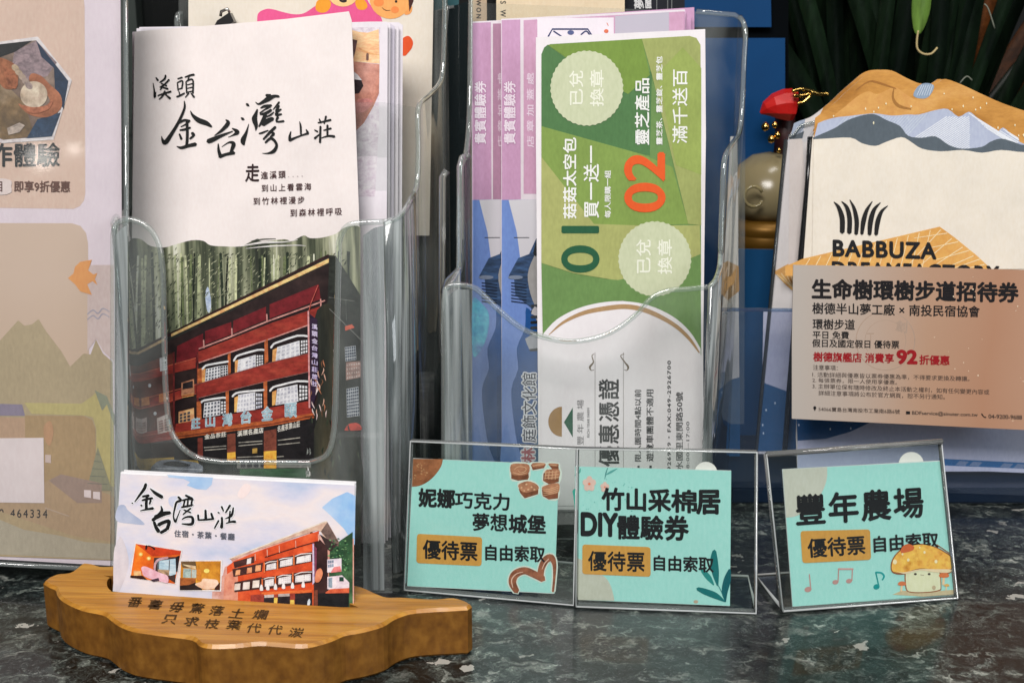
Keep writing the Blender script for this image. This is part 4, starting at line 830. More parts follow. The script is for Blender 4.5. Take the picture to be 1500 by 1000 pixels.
# purple experience vouchers
VP = (188, 146, 178); VD = (170, 130, 160)
def voucher(S, x0, x1, yt, label, full):
    o = sheet('voucher', label, 'voucher', S, [(x0, 748), (x0-1, yt+6), (x0+40, yt+4), (x1, yt-8), (x1+2, 748)], ink((214, 206, 212)), .0005, 'purple vouchers in the middle rack')
    p = Print(S, o, 'printed_voucher', (x0, 0, 1), 1)
    w_ = x1-x0
    p.poly([(0, yt+8), (27, yt+7), (28, 292), (0, 293)], VP, 0)
    if full:
        p.poly([(32, yt+8), (w_-1, yt-5), (w_-1, 280), (50, 284), (32, 284)], (192, 150, 176), 0)
        p.poly([(52, 27), (164, 26), (164, 60), (52, 60)], (220, 214, 220), 1)
        p.poly([(166, 24), (245, 18), (245, 60), (166, 60)], graded([(176, 172, 184), (224, 218, 222)], 'x', .045, .062), 1)
        for a in ([(68, 54), (74, 43), (126, 43), (133, 54)],): p.brush([(x, y, 2.2) for x, y in a], (40, 52, 96), 3, n=1)
        p.brush([(76, 46, 2), (88, 54, 2)], (40, 52, 96), 3); p.ell(101, 48, 5, 3.5, (80, 90, 130), 3, 10); p.brush([(116, 51, 2), (124, 46, 2), (130, 54, 2)], (40, 52, 96), 3); p.ell(153, 46, 3.5, 3, (206, 110, 80), 3, 8); p.line([(154, 34), (156, 38)], 1, (206, 110, 80), 3)
        p.poly([(268, yt-4), (w_-1, yt-5), (w_-1, 280), (268, 280)], (186, 138, 172), 1)
        p.text('店章加蓋處', (47, 216), (47, 107), (36.5, 216), (226, 206, 220), 2, .01, 1.5)
    else:
        p.poly([(30, yt+9), (w_-1, yt), (w_-1, 292), (30, 292)], (168, 128, 152), 0)
        p.text('店章加蓋處', (47, 216), (47, 107), (37, 216), (206, 186, 200), 2, .01, 1.5)
    for g, c, l in ((.075, (176, 128, 164), 1), (.02, (230, 214, 228), 2)):
        p.text('貴賓體驗券', (20, 211), (20, 119), (3, 211), c, l, g)
    # museum picture, lower part
    p.poly([(0, 293), (50, 292), (50, 700), (0, 700)], (108, 136, 196), 0)
    p.poly([(10, 293), (52, 292), (52, 380), (27, 378), (22, 340)], graded([(196, 194, 200), (206, 206, 210)], 'z', .1, .15), 1)
    p.line([(18, 348), (40, 348)], 1.2, (60, 64, 70), 2)
    p.poly([(46, 292), (w_, 290), (w_, 700), (46, 700)], (168, 164, 160), -1)
    DKB = noisy([(34, 48, 66), (50, 72, 104), (60, 90, 130)], (1, 1, 4), 130.); 
    p.poly([(24, 378), (40, 372), (50, 350), (54, 346), (54, 470), (42, 450), (20, 432), (18, 408), (10, 404)], DKB, 3)
    for k in range(7): p.line([(14, 414+k*4.5), (36, 417+k*4.5)], 1.6, (22, 32, 50), 4)
    p.ell(20, 406, 11, 3, (116, 128, 148), 5, 12)
    p.polys([(46, 378), (54, 366), (62, 372), (62, 440), (52, 452), (42, 430), (38, 402)], (150, 148, 146), 4, 3)
    if full:
        p.line([(57, 345), (50, 372)], 9, (36, 38, 40), 5); p.brush([(54, 395, 1), (57, 399, 3), (60, 395, 1)], (40, 38, 40), 6)
        for k in range(9): p.line([(44-k*.3, 448+k*8), (62, 447+k*8)], 4, (28, 30, 32) if k % 2 else (52, 56, 60), 5)
        p.ell(50, 456, 6, 6, (176, 174, 176), 6, 7, 0, 0, 360, .3); p.ell(47, 500, 11, 10, (150, 154, 160), 6, 9, 0, 0, 360, .25)
        p.poly([(56, 540), (66, 540), (66, 700), (44, 700)], (80, 108, 140), 2)
    p.polys([(36, 450), (34, 480), (22, 510), (24, 540), (14, 570), (18, 620), (26, 660), (44, 690), (66, 690), (66, 500), (52, 470)], (28, 76, 136), 1, 3)
    p.polys([(0, 700), (0, 640), (8, 620), (14, 650), (30, 700)], (96, 128, 190), 2, 2)
    if full:
        for g, c, l in ((.10, (218, 222, 232), 7), (.01, (36, 40, 60), 8)): p.text('庭飾文化館', (50, 647), (50, 546), (30, 647), c, l, g)
        for g, c, l in ((.10, (218, 214, 222), 7), (.02, (170, 90, 100), 8)): p.text('琳', (48, 684), (48, 655), (29, 684), c, l, g)
    else:
        p.polys([(0, 440), (14, 445), (24, 460), (22, 490), (10, 516), (0, 516)], noisy([(70, 150, 190), (90, 180, 206), (90, 130, 190)], ns=120.), 2)
        p.poly([(36, 550), (50, 548), (50, 700), (36, 700)], (24, 66, 120), 2)
    p.build(); return o
def stand_at(px, Y, lean, z=.0175): return Surf.stand(px, Y, z, 1.5, lean)
SA = stand_at(830, .546, 5); SBv = stand_at(850, .534, 5.5)
sheet('voucher', 'rearmost purple voucher, its right edge farthest right beside the clear rack', 'voucher', stand_at(850, .551, 5), [(800, 748), (800, 25), (1017, 11), (1019, 748)], ink(VP), .0008, 'purple vouchers in the middle rack')
voucher(SA, 692, 990, 26, 'left purple voucher, farther left than the other behind the green coupon', False)
for k in range(3): sheet('voucher', ['first', 'second', 'third'][k]+' thin purple voucher edge from the left between the two printed purple vouchers', 'voucher', stand_at(850, .5365+.0028*k, 5.5), [(737-k*.5, 748), (737-k*.5, 30-k), (996+k*8, 16-k), (998+k*8, 748)], ink((206, 178, 198) if k == 1 else VP), .0008, 'purple vouchers in the middle rack')
voucher(SBv, 735, 1003, 22, 'front purple voucher directly behind the green coupon', True)

# green and white coupon
SG = stand_at(905, .515, 6)
gc = sheet('green_coupon', 'green and white farm coupon printed sideways with an orange 02 and two round stamps', 'coupon', SG, [(789, 746), (788, 560), (785, 200), (785, 55), (1033, 43), (1034, 200), (1030, 500), (1031, 746)], ink((222, 216, 218)), .0006)
GD, GM, GL1, GL2, GL3 = (76, 114, 70), (102, 134, 78), (128, 148, 84), (148, 156, 94), (158, 162, 100)
gr = lambda c: ink(c, .5, .16)
p = Print(SG, gc, 'printed_green', None, 1)
p.poly([(793, 80), (797, 70), (806, 65), (1010, 53), (1020, 56), (1026, 66), (1027, 400), (1025, 520), (1000, 480), (960, 450), (912, 440), (860, 448), (820, 468), (796, 492)], gr(GM), 0)
p.poly([(793, 80), (797, 70), (802, 66), (870, 116), (955, 105), (952, 228), (940, 226), (793, 185)], gr(GD), 1)
p.poly([(802, 66), (940, 57), (952, 110), (920, 138), (870, 112)], gr((112, 138, 62)), 2)
p.poly([(940, 57), (1010, 53), (1020, 56), (1026, 66), (1027, 330), (1008, 328), (955, 110)], gr(GL2), 3)
p.poly([(793, 185), (940, 226), (985, 245), (1008, 328), (955, 330), (860, 330), (793, 230)], gr((122, 146, 74)), 2)
p.poly([(793, 230), (870, 328), (930, 330), (1025, 330), (1027, 400), (1000, 412), (960, 440), (900, 410), (840, 400), (793, 385)], gr(GL3), 3)
p.poly([(793, 385), (850, 405), (905, 410), (960, 400), (1026, 372), (1027, 520), (1000, 480), (960, 450), (912, 440), (860, 448), (820, 468), (795, 492)], gr(GM), 4)
p.poly([(963, 108), (990, 242), (1027, 256), (1027, 100), (1000, 70)], gr((142, 158, 84)), 4)
p.build()
for cx, cy2 in ((859.5, 129.5), (959, 379)):
    p = Print(SG, gc, 'printed_stamp', None, 6); p.ell(cx, cy2, 52.5, 54, ink((188, 194, 162), .5, .06), 0, 80, 0, 0, 360, .025); p.build()
p = Print(SG, gc, 'printed_text', None, 6)
for a, b, c, t in (((854, 154), (854, 104), (834, 154), '已兌'), ((884, 156), (884, 103), (864, 156), '換章'), ((953, 400), (953, 351), (932, 400), '已兌'), ((984, 401), (984, 351), (963, 401), '換章')):
    p.text(t, a, b, c, (222, 226, 206), 1, .012)
p.build()
p = Print(SG, gc, 'printed_text', None, 7); CW = (228, 230, 220)
for t, x1, yb, yt2, x0, b in (('菇菇太空包', 844, 320, 202, 825, .02), ('買一送一', 877, 319, 214, 855, .015), ('每人限購一組', 894.5, 319, 250, 885.5, .015), ('靈芝產品', 951, 212, 115.5, 930, .015), ('靈芝茶、靈芝錠、靈芝包', 970, 212, 83, 961, .02), ('滿千送百', 1006.5, 210, 102.5, 985, .01)):
    p.text(t, (x1, yb), (x1, yt2), (x0, yb), CW, 0, b)
p.text('02', (973, 309), (973, 225), (916, 309), (214, 88, 40), 0, .022)
p.text('01', (877, 398), (877, 332), (823, 398), (38, 86, 60), 0, .014)
p.build()
p = Print(SG, gc, 'printed_emblem', None, 7)
arc = lambda cx, cy2, rx, ry, a0, a1, n=28: [(cx+rx*math.cos(math.radians(a0+(a1-a0)*k/n)), cy2+ry*math.sin(math.radians(a0+(a1-a0)*k/n))) for k in range(n+1)]
p.poly([(793, 500)]+[(x, y) for x, y in smoothpath([(796, 488), (815, 468), (845, 452), (880, 443), (915, 441), (950, 447), (985, 463), (1010, 485), (1026, 510)], 4)]+[(1027, 740), (793, 740)], (222, 216, 218), 0)
p.brush([(804, 490, 1), (825, 472, 4), (855, 458, 6), (890, 451, 7), (920, 449, 7), (950, 456, 7), (985, 474, 6), (1008, 494, 5), (1024, 516, 2)], (166, 134, 96), 1)
p.ell(823, 617, 20, 22, (152, 118, 74), 1, 18, 0, 90, 270); p.poly([(826, 618), (839, 596), (839, 640)], (34, 84, 62), 1)
for x in (871.5, 913): p.line([(x, 516), (x, 740)], .9, (150, 144, 142), 1)
for sx, x in ((-1, 870), (1, 914)):
    p.brush([(x, 518, .8), (x+sx*-5, 521, 1.3), (x+sx*1, 530, 2), (x+sx*6, 537, 3), (x+sx*4, 542, 1.2), (x, 541, .8)] if sx > 0 else [(x, 518, .8), (x+5-8, 521, 1.3), (x-1, 530, 2), (x-6, 537, 3), (x-4, 542, 1.2), (x, 541, .8)], (110, 98, 84), 1)
p.build()
p = Print(SG, gc, 'printed_text', None, 8); K = (34, 34, 36); G1 = (92, 90, 92)
p.text('優惠憑證', (906.5, 682), (906.5, 555), (877, 682), K, 0, .022, 1.12)
p.text('豐年農場', (855, 651), (855, 585), (845, 651), G1, 0, .0, 1.4)
p.text('RICH YEAR FARM', (863.5, 640), (863.5, 597), (860, 640), G1, 0, .02)
p.text('▪ 限入園時間4點以前', (939, 685), (939, 570), (929.5, 685), (58, 58, 60), 0, .02)
p.text('▪ 遊覽車團體不適用', (957, 685), (957, 570), (946.5, 685), (58, 58, 60), 0, .02)
p.text('TEL:(04)2926959・FAX:049-2926700', (984, 745), (984, 528), (977.5, 745), (70, 70, 72), 0, .03, 1.2)
p.text('豐年農場水國里東閔路50號', (1000, 745), (1000, 574), (990, 745), (70, 70, 72), 0, .02)
p.text('營業時間08:00—17:00', (1010, 745), (1010, 617), (1004, 745), (84, 84, 86), 0, .02, 1.1)
p.build()
# cards standing behind the vouchers
SBk = Surf.stand(840, .60, 0, 0, 3)
a = sheet('cream_card', 'wide cream card with small letters S W standing behind the vouchers', 'card', SBk, [(727, 500), (727, -60), (915, -60), (915, 500)], ink((214, 196, 166)), .001)
p = Print(SBk, a, 'printed_text'); p.text('S W', (733, 2), (733, 25), (741, 2), K, 0, .02, 1.6); p.build()
SBk2 = Surf.stand(705, .606, 0, 0, 3)
a = sheet('cream_card', 'narrow tan card with the letters WON reading downward behind the left purple voucher', 'card', SBk2, [(690, 500), (690, -60), (713, -60), (714, 500)], ink((176, 156, 132)), .001)
p = Print(SBk2, a, 'printed_text'); p.text('WON', (698, 0), (698, 27), (704.5, 0), K, 0, .03, 1.5); p.build()
SBk3 = Surf.stand(950, .612, 0, 0, 3)
a = sheet('black_booklet', 'black booklet with small white characters standing behind the vouchers', 'booklet', SBk3, [(900, 500), (900, -60), (1003, -60), (1003, 500)], ink((24, 26, 34)), .004)
p = Print(SBk3, a, 'printed_text'); p.text('夢想館', (943, 13), (943, -40), (929, 13), (200, 200, 200), 0, .02); p.text('國際', (954, 12), (954, -20), (945, 12), (200, 200, 200), 0, .03)
for x in (962, 978, 984): p.line([(x, -60), (x, 30)], 1.2, (110, 112, 112), 0)
p.build()

# clear upright partition between the two racks
SM = Surf.stand(665, .60, 0, -4, 1)
pt = empty('acrylic_partition', M=SM.M); tag(pt, 'dark smoky acrylic partition standing between the two brochure racks', 'partition'); parent_surf[pt.name] = SM
frame_panel(SM, [(640, 690), (639, 16), (688, 2), (690, 690)], pt, 'smoky_panel', .003, acrylic((.16, .21, .22), 1.0, 'smoky_acrylic', .03, (.35, .5, .55)))
frame_panel(SM.shift(.004), [(636, 690), (636, -60), (672, -60), (672, 690)], pt, 'teal_panel', .003, plain('teal_plastic', (52, 92, 98), .25))
tubes('edge', [[SM.world(x, y) for x, y in [(639, 690), (639, 16), (665, 10)]], [SM.world(x, y) for x, y in [(652, 690), (651, 60), (656, 8)]]], .0009, EDGE, pt)
tubes('edge', [[at_y(x, y, .53) for x, y in [(650, 430), (656, 412), (672, 396), (675, 380), (674, 244), (678, 232), (688, 226)]], [at_y(x, y, .535) for x, y in [(647, 520), (648, 260), (655, 250)]]], .0016, EDGE, pt)

# ------------------------------------------------------------------ right rack : blue box and factory leaflets
BLU = plain('blue_plastic', (20, 76, 122), .35, spec=.4, amt=.15)
bb = empty('blue_leaflet_box', tuple(at_y(1180, 640, .66)*Vector((1, 1, 0)) if False else (at_y(1180, 640, .66).x, .66, 0))); tag(bb, 'blue plastic leaflet box with a clear front pocket behind the tan ticket', 'leaflet box')
def wpoly(name, parent, P, mat, th=.002):
    Mi = parent.matrix_world.inverted()
    o = link(name, mesh(name, [Mi@v for v in P], [tuple(range(len(P)))], mat), parent); md = o.modifiers.new('wall', 'SOLIDIFY'); md.thickness = th; md.offset = 1; return o
def down(P): return Vector((P.x, P.y, .0))
a, b_ = at_y(1078, 364, .645), at_y(1560, 372, .60)
wpoly('back_wall', bb, [down(a), down(b_), b_, a], BLU)
f0, f1 = at_z(1062, 697, .004), at_z(1560, 716, .004)
f0 = at_y(1062, 690, .572); f1 = at_y(1560, 712, .556)
boxm('plinth', (at_y(1062, 700, .575).x-bb.location.x, .558-.66, 0), (at_y(1560, 700, .575).x-bb.location.x, .64-.66, .008), plain('navy_plastic', (8, 26, 46), .3), bb, bev=.001)
fp = [at_y(1040, 453, .572), at_y(1560, 458, .556)]
wpoly('front_pocket', bb, [Vector((fp[0].x, fp[0].y-.002, .006)), Vector((fp[1].x, fp[1].y-.002, .006)), fp[1], fp[0]], acrylic((.93, .95, .985), 1.0, 'blue_tinted_acrylic', .025, (.5, .62, .8)), .0015)
tubes('rim', [fp], .0009, acrylic((.55, .65, .8), 2.5, 'blue_rim', .1, (.4, .5, .65)), bb)
# leaflets
IV = (216, 208, 194); DG_ = (82, 92, 100); ST = (168, 176, 196); GO = (190, 140, 70)
gold = noisy([(160, 108, 44), (190, 136, 66), (206, 156, 90)], (1, 1, 3), 26., name='printed_gold', dist=.5, hf=.22)
def leaflet3(S, dx, dy, label, left, full, right=1600):
    o = sheet('mountain_leaflet', label, 'leaflet', S, [(left[-1][0], left[-1][1])]+left[-2::-1]+top3(dx, dy, left[0][0])+[(right, 250), (right, 690)], ink(IV), .0008, 'leaflets with a mountain skyline in the blue box')
    return o
def z3(x, y, dx=0, dy=0): return (1090+x/2.5+dx, y/2.5+dy)
def top3(dx, dy, xl):
    pts = smoothpath([(205, 462), (235, 440), (270, 425), (330, 378), (375, 335), (420, 296), (455, 268), (490, 257), (540, 259), (590, 284), (625, 300), (645, 306), (690, 312), (715, 300), (738, 290), (800, 312), (870, 345), (950, 380), (1040, 410), (1150, 440), (1270, 470)], 3)
    return [q for q in (z3(x, y, dx, dy) for x, y in pts) if q[0] > xl+1]
S3 = Surf(at_y(1165, 690, .562)*1.0, (1, -.035, 0), math.radians(9)); S3 = Surf((S3.A.x, .575, .009), (1, -.03, 0), math.radians(9))
S3b = Surf((S3.A.x, .588, .009), (1, -.03, 0), math.radians(9))
lb = sheet('mountain_leaflet', 'rear leaflet with a mountain skyline whose white margin shows left of the front one', 'leaflet', S3b, [(1108, 664), (1130, 420), (1155, 202)]+top3(-8, 0, 1158)+[(1600, 240), (1600, 690)], ink((210, 206, 204)), .0008, 'leaflets with a mountain skyline in the blue box')
lf = sheet('mountain_leaflet', 'front ivory leaflet with black grass emblem and gold mountains above the tan ticket', 'leaflet', S3, [(1168, 690), (1166, 640), (1172, 450), (1190, 203), (1196, 186)]+top3(0, 0, 1200)+[(1600, 240), (1600, 690)], ink(IV), .0008, 'leaflets with a mountain skyline in the blue box')
for (S, o, dx, xl, xr) in ((S3b, lb, -35, 1155, 1186), (S3, lf, 0, 1190, 1600)):
    p = Print(S, o, 'printed_mountains', (1090+dx, 0, 2.5), 1); c0 = (xl-1090-dx)*2.5; c1 = (xr-1090-dx)*2.5
    def band(pts, bot, mat, lay):
        up = [q for q in smoothpath(pts, 3) if c0-2 <= q[0] <= c1]; dn = [q for q in smoothpath(bot, 3) if c0-2 <= q[0] <= c1]
        p.poly(up+dn[::-1], mat, lay)
    WV = [(240, 512), (300, 508), (390, 505), (430, 525), (480, 535), (520, 520), (575, 503), (610, 520), (650, 545), (720, 555), (800, 550), (870, 560), (940, 550), (1030, 558), (1150, 548), (1275, 556)]
    if o is lf:
        skyl = [(260, 432), (330, 378), (375, 335), (420, 296), (455, 268), (490, 257), (540, 259), (590, 284), (625, 300), (645, 306), (690, 312), (715, 300), (738, 290), (800, 312), (870, 345), (950, 380), (1040, 410), (1150, 440), (1270, 470)]
        band(skyl, WV, gold, 0)
        p.polys([(330, 425), (370, 390), (420, 350), (455, 335), (490, 345), (550, 320), (590, 345), (650, 380), (690, 400), (600, 425), (480, 440), (370, 430)], noisy([(206, 154, 88), (192, 140, 72)], ns=60., hf=.22), 1)
        p.brush([(548, 325, 4), (545, 360, 9), (565, 388, 12), (610, 400, 6)], (150, 104, 50), 2)
        p.brush([(410, 330, 3), (455, 300, 5), (490, 303, 8), (555, 325, 4)], (150, 100, 46), 2)
        p.polys([(620, 352), (635, 318), (665, 305), (695, 315), (680, 350), (655, 362)], (132, 150, 170), 2)
        for k in range(6): p.line([(632+k*9, 350), (650+k*8, 312)], 2.5, (186, 196, 208), 3)
    ridge = [(200, 500), (270, 452), (330, 432), (380, 426), (430, 420), (480, 416), (540, 424), (600, 420), (640, 420), (700, 404), (745, 400), (785, 428), (822, 410), (850, 430), (880, 460), (920, 486), (948, 468), (980, 495), (1030, 530), (1100, 520), (1180, 500), (1275, 530)]
    def ry(x):
        for (xa, ya), (xb, yb_) in zip(ridge, ridge[1:]):
            if xa <= x <= xb: return ya+(yb_-ya)*(x-xa)/(xb-xa)
        return 600
    if o is lb: p.poly([(340, 470)]+[((q[0]-1090-dx)*2.5, q[1]*2.5) for q in top3(-8, 0, 1200)]+[(1300, 560), (340, 560)], gold, -1)
    band(ridge, WV, ST if o is lf else (150, 162, 180), 1 if o is lb else 3)
    if o is lf:
        for k in range(64):                     # hatching on the striped ridge
            x = 265+k*11.5
            right = x > 838; sl_ = (1.0, .62) if right else (1.0, -.66 if x > 560 else -1.1); x_, y_ = (x-18, ry(x-18)+5) if right else (x, 545.)
            seg = []
            for t in range(60):
                xx, yy = x_+sl_[0]*t*3, y_+sl_[1]*t*3
                if not right and (yy < ry(xx)+3 or (xx > 826 and x < 838)): break
                if right and (yy > 550 or xx > 1005): break
                seg.append((xx, yy))
            if len(seg) > 2: p.line([seg[0], seg[-1]], 3.4 if x > 560 else 2.2, (214, 218, 230) if x > 560 else (188, 198, 208), 4)
        skymask = 0
    else:
        for k in range(12): p.line([(165+k*9+80, 520), (200+k*9+85, 462)], 2.2, (200, 206, 214), 4)
    band([(240, 508), (262, 500), (330, 470), (380, 440), (440, 421), (480, 420), (520, 440), (570, 462), (600, 498), (650, 505), (700, 500), (750, 532), (800, 545), (870, 538), (900, 520), (940, 508), (985, 520), (1030, 532), (1100, 515), (1180, 530), (1275, 540)], WV, DG_, 5)
    band(WV, [(c0-1, 985), (c1, 985)], IV if o is lf else (214, 206, 200), 6)
    for k in range(110):
        x, y = rnd.uniform(c0+6, min(c1, 1200)), rnd.uniform(300, 545)
        if o is lf and ((x > 280 and 375+max(0, 420-x)*.5 < y < ry(x)-4) or (x > 690 and ry(x) > y > 310+max(0, (x-740))*.42) or (340 < x < 560 and 440 < y < 490)): p.ell(x, y, 2.4, rnd.uniform(3, 6), (236, 222, 186), 7, 6)
    p.build()
p = Print(S3, lf, 'printed_emblem', (1090, 0, 2.5), 12)
for pts in ([(328, 740, 3), (345, 760, 14), (358, 800, 19), (358, 850, 18)], [(356, 738, 3), (375, 760, 14), (385, 800, 18), (384, 852, 17)], [(386, 732, 3), (402, 765, 13), (411, 810, 17), (409, 856, 14)],
            [(468, 738, 3), (448, 770, 13), (436, 810, 18), (430, 856, 12)], [(498, 742, 3), (475, 768, 14), (462, 810, 19), (458, 858, 14)], [(524, 754, 3), (502, 775, 12), (488, 812, 18), (482, 858, 14)]): p.brush(pts, (28, 28, 28), 0)
p.poly([(150, 975), (215, 947), (715, 830), (770, 870), (850, 935), (930, 1010), (150, 1010)], noisy([(200, 146, 74), (214, 166, 96)], ns=50., hf=.22), -2)
for k in range(16):
    x = 240+k*40; ye = 941-(x-240)*.234
    if x < 690: p.brush([(x-34, 1000, 2.5), (x, ye+6, 2.5)], (234, 208, 166), -1, n=1)
for k in range(11):
    x = 722+k*20; ye = 838+(x-722)*.79; p.brush([(x-120, ye+14+k*4, 2), (x, ye, 3)] if k % 2 else [(x-150, 1000, 2), (x-4, ye+4, 3)], (234, 208, 166), -1, n=1)
p.text('BABBUZA', (326, 937), (700, 948), (326, 880), (26, 26, 28), 0, .04, 1.12)
p.text('DREAMFACTORY', (322, 1012), (930, 1030), (322, 958), (26, 26, 28), 0, .035, 1.12)
p.build()
p = Print(S3b, lb, 'printed_emblem', None, 7)
p.poly([(1133, 398), (1166, 380), (1200, 372), (1200, 440), (1172, 436), (1150, 416)], noisy([(190, 140, 74), (210, 164, 98)], ns=60.), 0)
for k in range(5): p.brush([(1138+k*6, 402-k*2, 1), (1150+k*4, 412+k, 1.2), (1170, 428+k, 1)], (232, 204, 160), 1)
p.poly([(1112, 622), (1118, 560), (1200, 590), (1200, 660), (1110, 660)], (24, 78, 120), 1)
p.poly([(1118, 456), (1124, 456), (1200, 456), (1200, 590), (1116, 574)], (176, 178, 196), 0)
for x, y in ((1122, 600), (1117, 622), (1118, 634), (1135, 590)): p.ell(x, y, 1, 2, (200, 214, 226), 2, 6)
p.build()
p = Print(S3, lf, 'printed_pattern', None, 5)
NV = (22, 72, 116)
p.poly([(1166, 600), (1300, 600), (1275, 618), (1245, 632), (1210, 642), (1168, 645)], NV, 0)
p.poly([(1168, 645), (1210, 642), (1245, 632), (1275, 618), (1300, 600), (1600, 600), (1600, 690), (1168, 690)], (186, 186, 200), -1)
p.poly([(1375, 671), (1600, 682), (1600, 691), (1375, 681)], (40, 96, 144), 0)
for x0 in (1405, 1425, 1470, 1490): p.poly([(x0, 673+(x0-1375)*.05), (x0+14, 674+(x0-1375)*.05), (x0+8, 680+(x0-1375)*.05), (x0-6, 679+(x0-1375)*.05)], (110, 128, 156), 1)
p.poly([(1377, 681), (1600, 690), (1600, 696), (1377, 687)], (190, 190, 204), 1)
for x, y in ((1170, 622), (1216, 628), (1246, 627)): p.ell(x, y, 1, 2, (206, 216, 226), 1, 6)
p.build()
# black spine line and clear sleeves
sl = empty('clear_sleeve', M=S3b.M); tag(sl, 'clear plastic sleeve with a dark left edge around the mountain leaflets', 'sleeve'); parent_surf[sl.name] = S3b
tubes('edge', [[S3b.world(x, y, .0016) for x, y in [(1150, 205), (1128, 440), (1106, 668)]]], .0009, plain('dark_edge', (50, 54, 56), .2), sl, 6)
tubes('edge', [[S3b.world(x, y, .0022) for x, y in [(1154, 199), (1161, 198), (1172, 184), (1196, 178), (1215, 166), (1255, 133)]]], .0006, RIM, sl, 6)
tubes('divider', [[S3.world(x, y, -.002) for x, y in [(1188, 200), (1184, 270), (1168, 440), (1158, 560), (1150, 668)]]], .0013, plain('dark_edge', (24, 26, 28), .2), sl, 6)
frame_panel(S3b.shift(-.0030), [(1106, 668), (1152, 200), (1172, 184), (1196, 178), (1240, 146), (1240, 668)], sl, 'front_film', .0004, acrylic((.985, .985, .99), 1.0, 'plastic_film', .01))
# leaflet seen through the right side of the middle rack
S4 = Surf.stand(1066, .60, .009, 2, 7)
l4 = sheet('mountain_leaflet', 'leaflet with a tan mountain seen through the right side of the middle rack', 'leaflet', S4, [(1048, 668), (1070, 200), (1080, 200), (1084, 668)], ink((196, 192, 190)), .0008, 'leaflets with a mountain skyline in the blue box')
p = Print(S4, l4, 'printed_mountains')
p.poly([(1058, 386), (1066, 382), (1082, 390), (1083, 426), (1066, 440), (1056, 430)], (170, 128, 74), 0)
p.poly([(1049, 650), (1052, 572), (1070, 556), (1084, 552), (1084, 668), (1049, 668)], (24, 78, 120), 0); p.build()

# tan ticket in front
S5 = Surf((at_y(1160, 612, .545).x, .545, .04), (1, -.035, 0), math.radians(7)); 
a_ = at_y(1160, 612, .545); S5 = Surf((a_.x, .545, a_.z), (1, -.035, 0), math.radians(7))
tk = sheet('tan_ticket', 'tan invitation ticket with bold black heading and a red 92 line over the ivory leaflet', 'ticket', S5, [(1160, 613), (1160, 500), (1162, 388), (1340, 391), (1560, 397), (1556, 632)], graded([(170, 162, 154), (172, 154, 140), (170, 136, 112), (166, 124, 98), (174, 136, 112)], 'x', 0.0, .12, .42, .18, 16.), .0007)  # gradient paints the metallic paper's reflection into the colour
KB = (26, 24, 26)
p = Print(S5, tk, 'printed_text')
def t5(s, bl, br, tl, c=KB, b=.02, sp=1.): p.text(s, bl, br, tl, c, 0, b, sp)
t5('生命樹環樹步道招待券', (1190, 437), (1491, 442.5), (1190, 409), b=.04)
t5('樹德半山夢工廠 × 南投民宿協會', (1190, 459.5), (1435, 464.5), (1190, 443), b=.02)
t5('環樹步道', (1190.5, 482), (1252, 483), (1190.5, 467)); t5('平日 免費', (1190.5, 495.5), (1243.5, 496.5), (1190.5, 484.5))
t5('假日及國定假日 優待票', (1190, 508), (1317, 510.5), (1190, 496.5))
RD = (140, 24, 30)
t5('樹德旗艦店 消費享', (1191.5, 529), (1309, 531.5), (1191.5, 515.5), RD, .03); t5('92', (1314.5, 532), (1342.5, 532.5), (1314.5, 513), RD, .05); t5('折優惠', (1347, 533.5), (1390.5, 534.5), (1347, 520), RD, .03)
TS = (62, 52, 48)
t5('注意事項：', (1191, 541.5), (1227, 542.5), (1191, 534), TS, .005)
t5('1. 活動詳細與優惠皆以票券優惠為準，不得要求更換及轉讓。', (1190, 552), (1420, 558.5), (1190, 544.5), TS, .005)
t5('2. 每張票券，限一人使用享優惠。', (1190, 560), (1314, 563.5), (1190, 553), TS, .005)
t5('3. 主辦單位保有隨時修改及終止本活動之權利，如有任何變更內容或', (1190, 569), (1449, 578), (1190, 561.5), TS, .005)
t5('詳細注意事項將公布於官方網頁，恕不另行通知。', (1199, 579), (1384, 585), (1199, 571.5), TS, .005)
t5('54066寶島台灣南投市工業南6路6號', (1199, 602), (1318, 606), (1199, 595.5), TS, .01)
t5('BDFservice@sinuter.com.tw', (1336, 608), (1432, 611), (1336, 601.5), TS, .02); t5('04-9200-9688', (1448, 612.5), (1497, 614), (1448, 606.5), TS, .02)
p.ell(1193.5, 597, 2.3, 2.6, KB, 0, 10); p.poly([(1191.6, 598), (1195.4, 598), (1193.5, 602)], KB, 0); p.poly([(1327, 602), (1333, 602), (1333, 606.5), (1327, 606.5)], KB, 0); p.brush([(1438, 606, 2), (1441, 610, 1.4), (1444, 611, 2)], KB, 0)
p.build()
p = Print(S5, tk, 'dust_specks', None, 1)  # pale dots for scratches and dust
for k in range(26): p.ell(rnd.uniform(1290, 1500), rnd.uniform(396, 620), rnd.uniform(.4, 1.0), rnd.uniform(.4, 1.3), (226, 206, 180), 0, 6)
p.build()
p = Print(S5, tk, 'embossed_seal', None, 0); SE = (160, 138, 122)
ring = arc(1297, 499, 43, 43, 0, 360, 48); p.brush([(x, y, 1.3) for x, y in ring], SE, 0, n=1); ring = arc(1297, 499, 30, 30, 150, 420, 30); p.brush([(x, y, .8) for x, y in ring], SE, 0, n=1)
p.text('丁', (1270, 500), (1280, 500), (1270, 488), SE, 0, .02); p.text('創', (1312, 484), (1328, 488), (1313, 468), SE, 0, .03)
p.build()
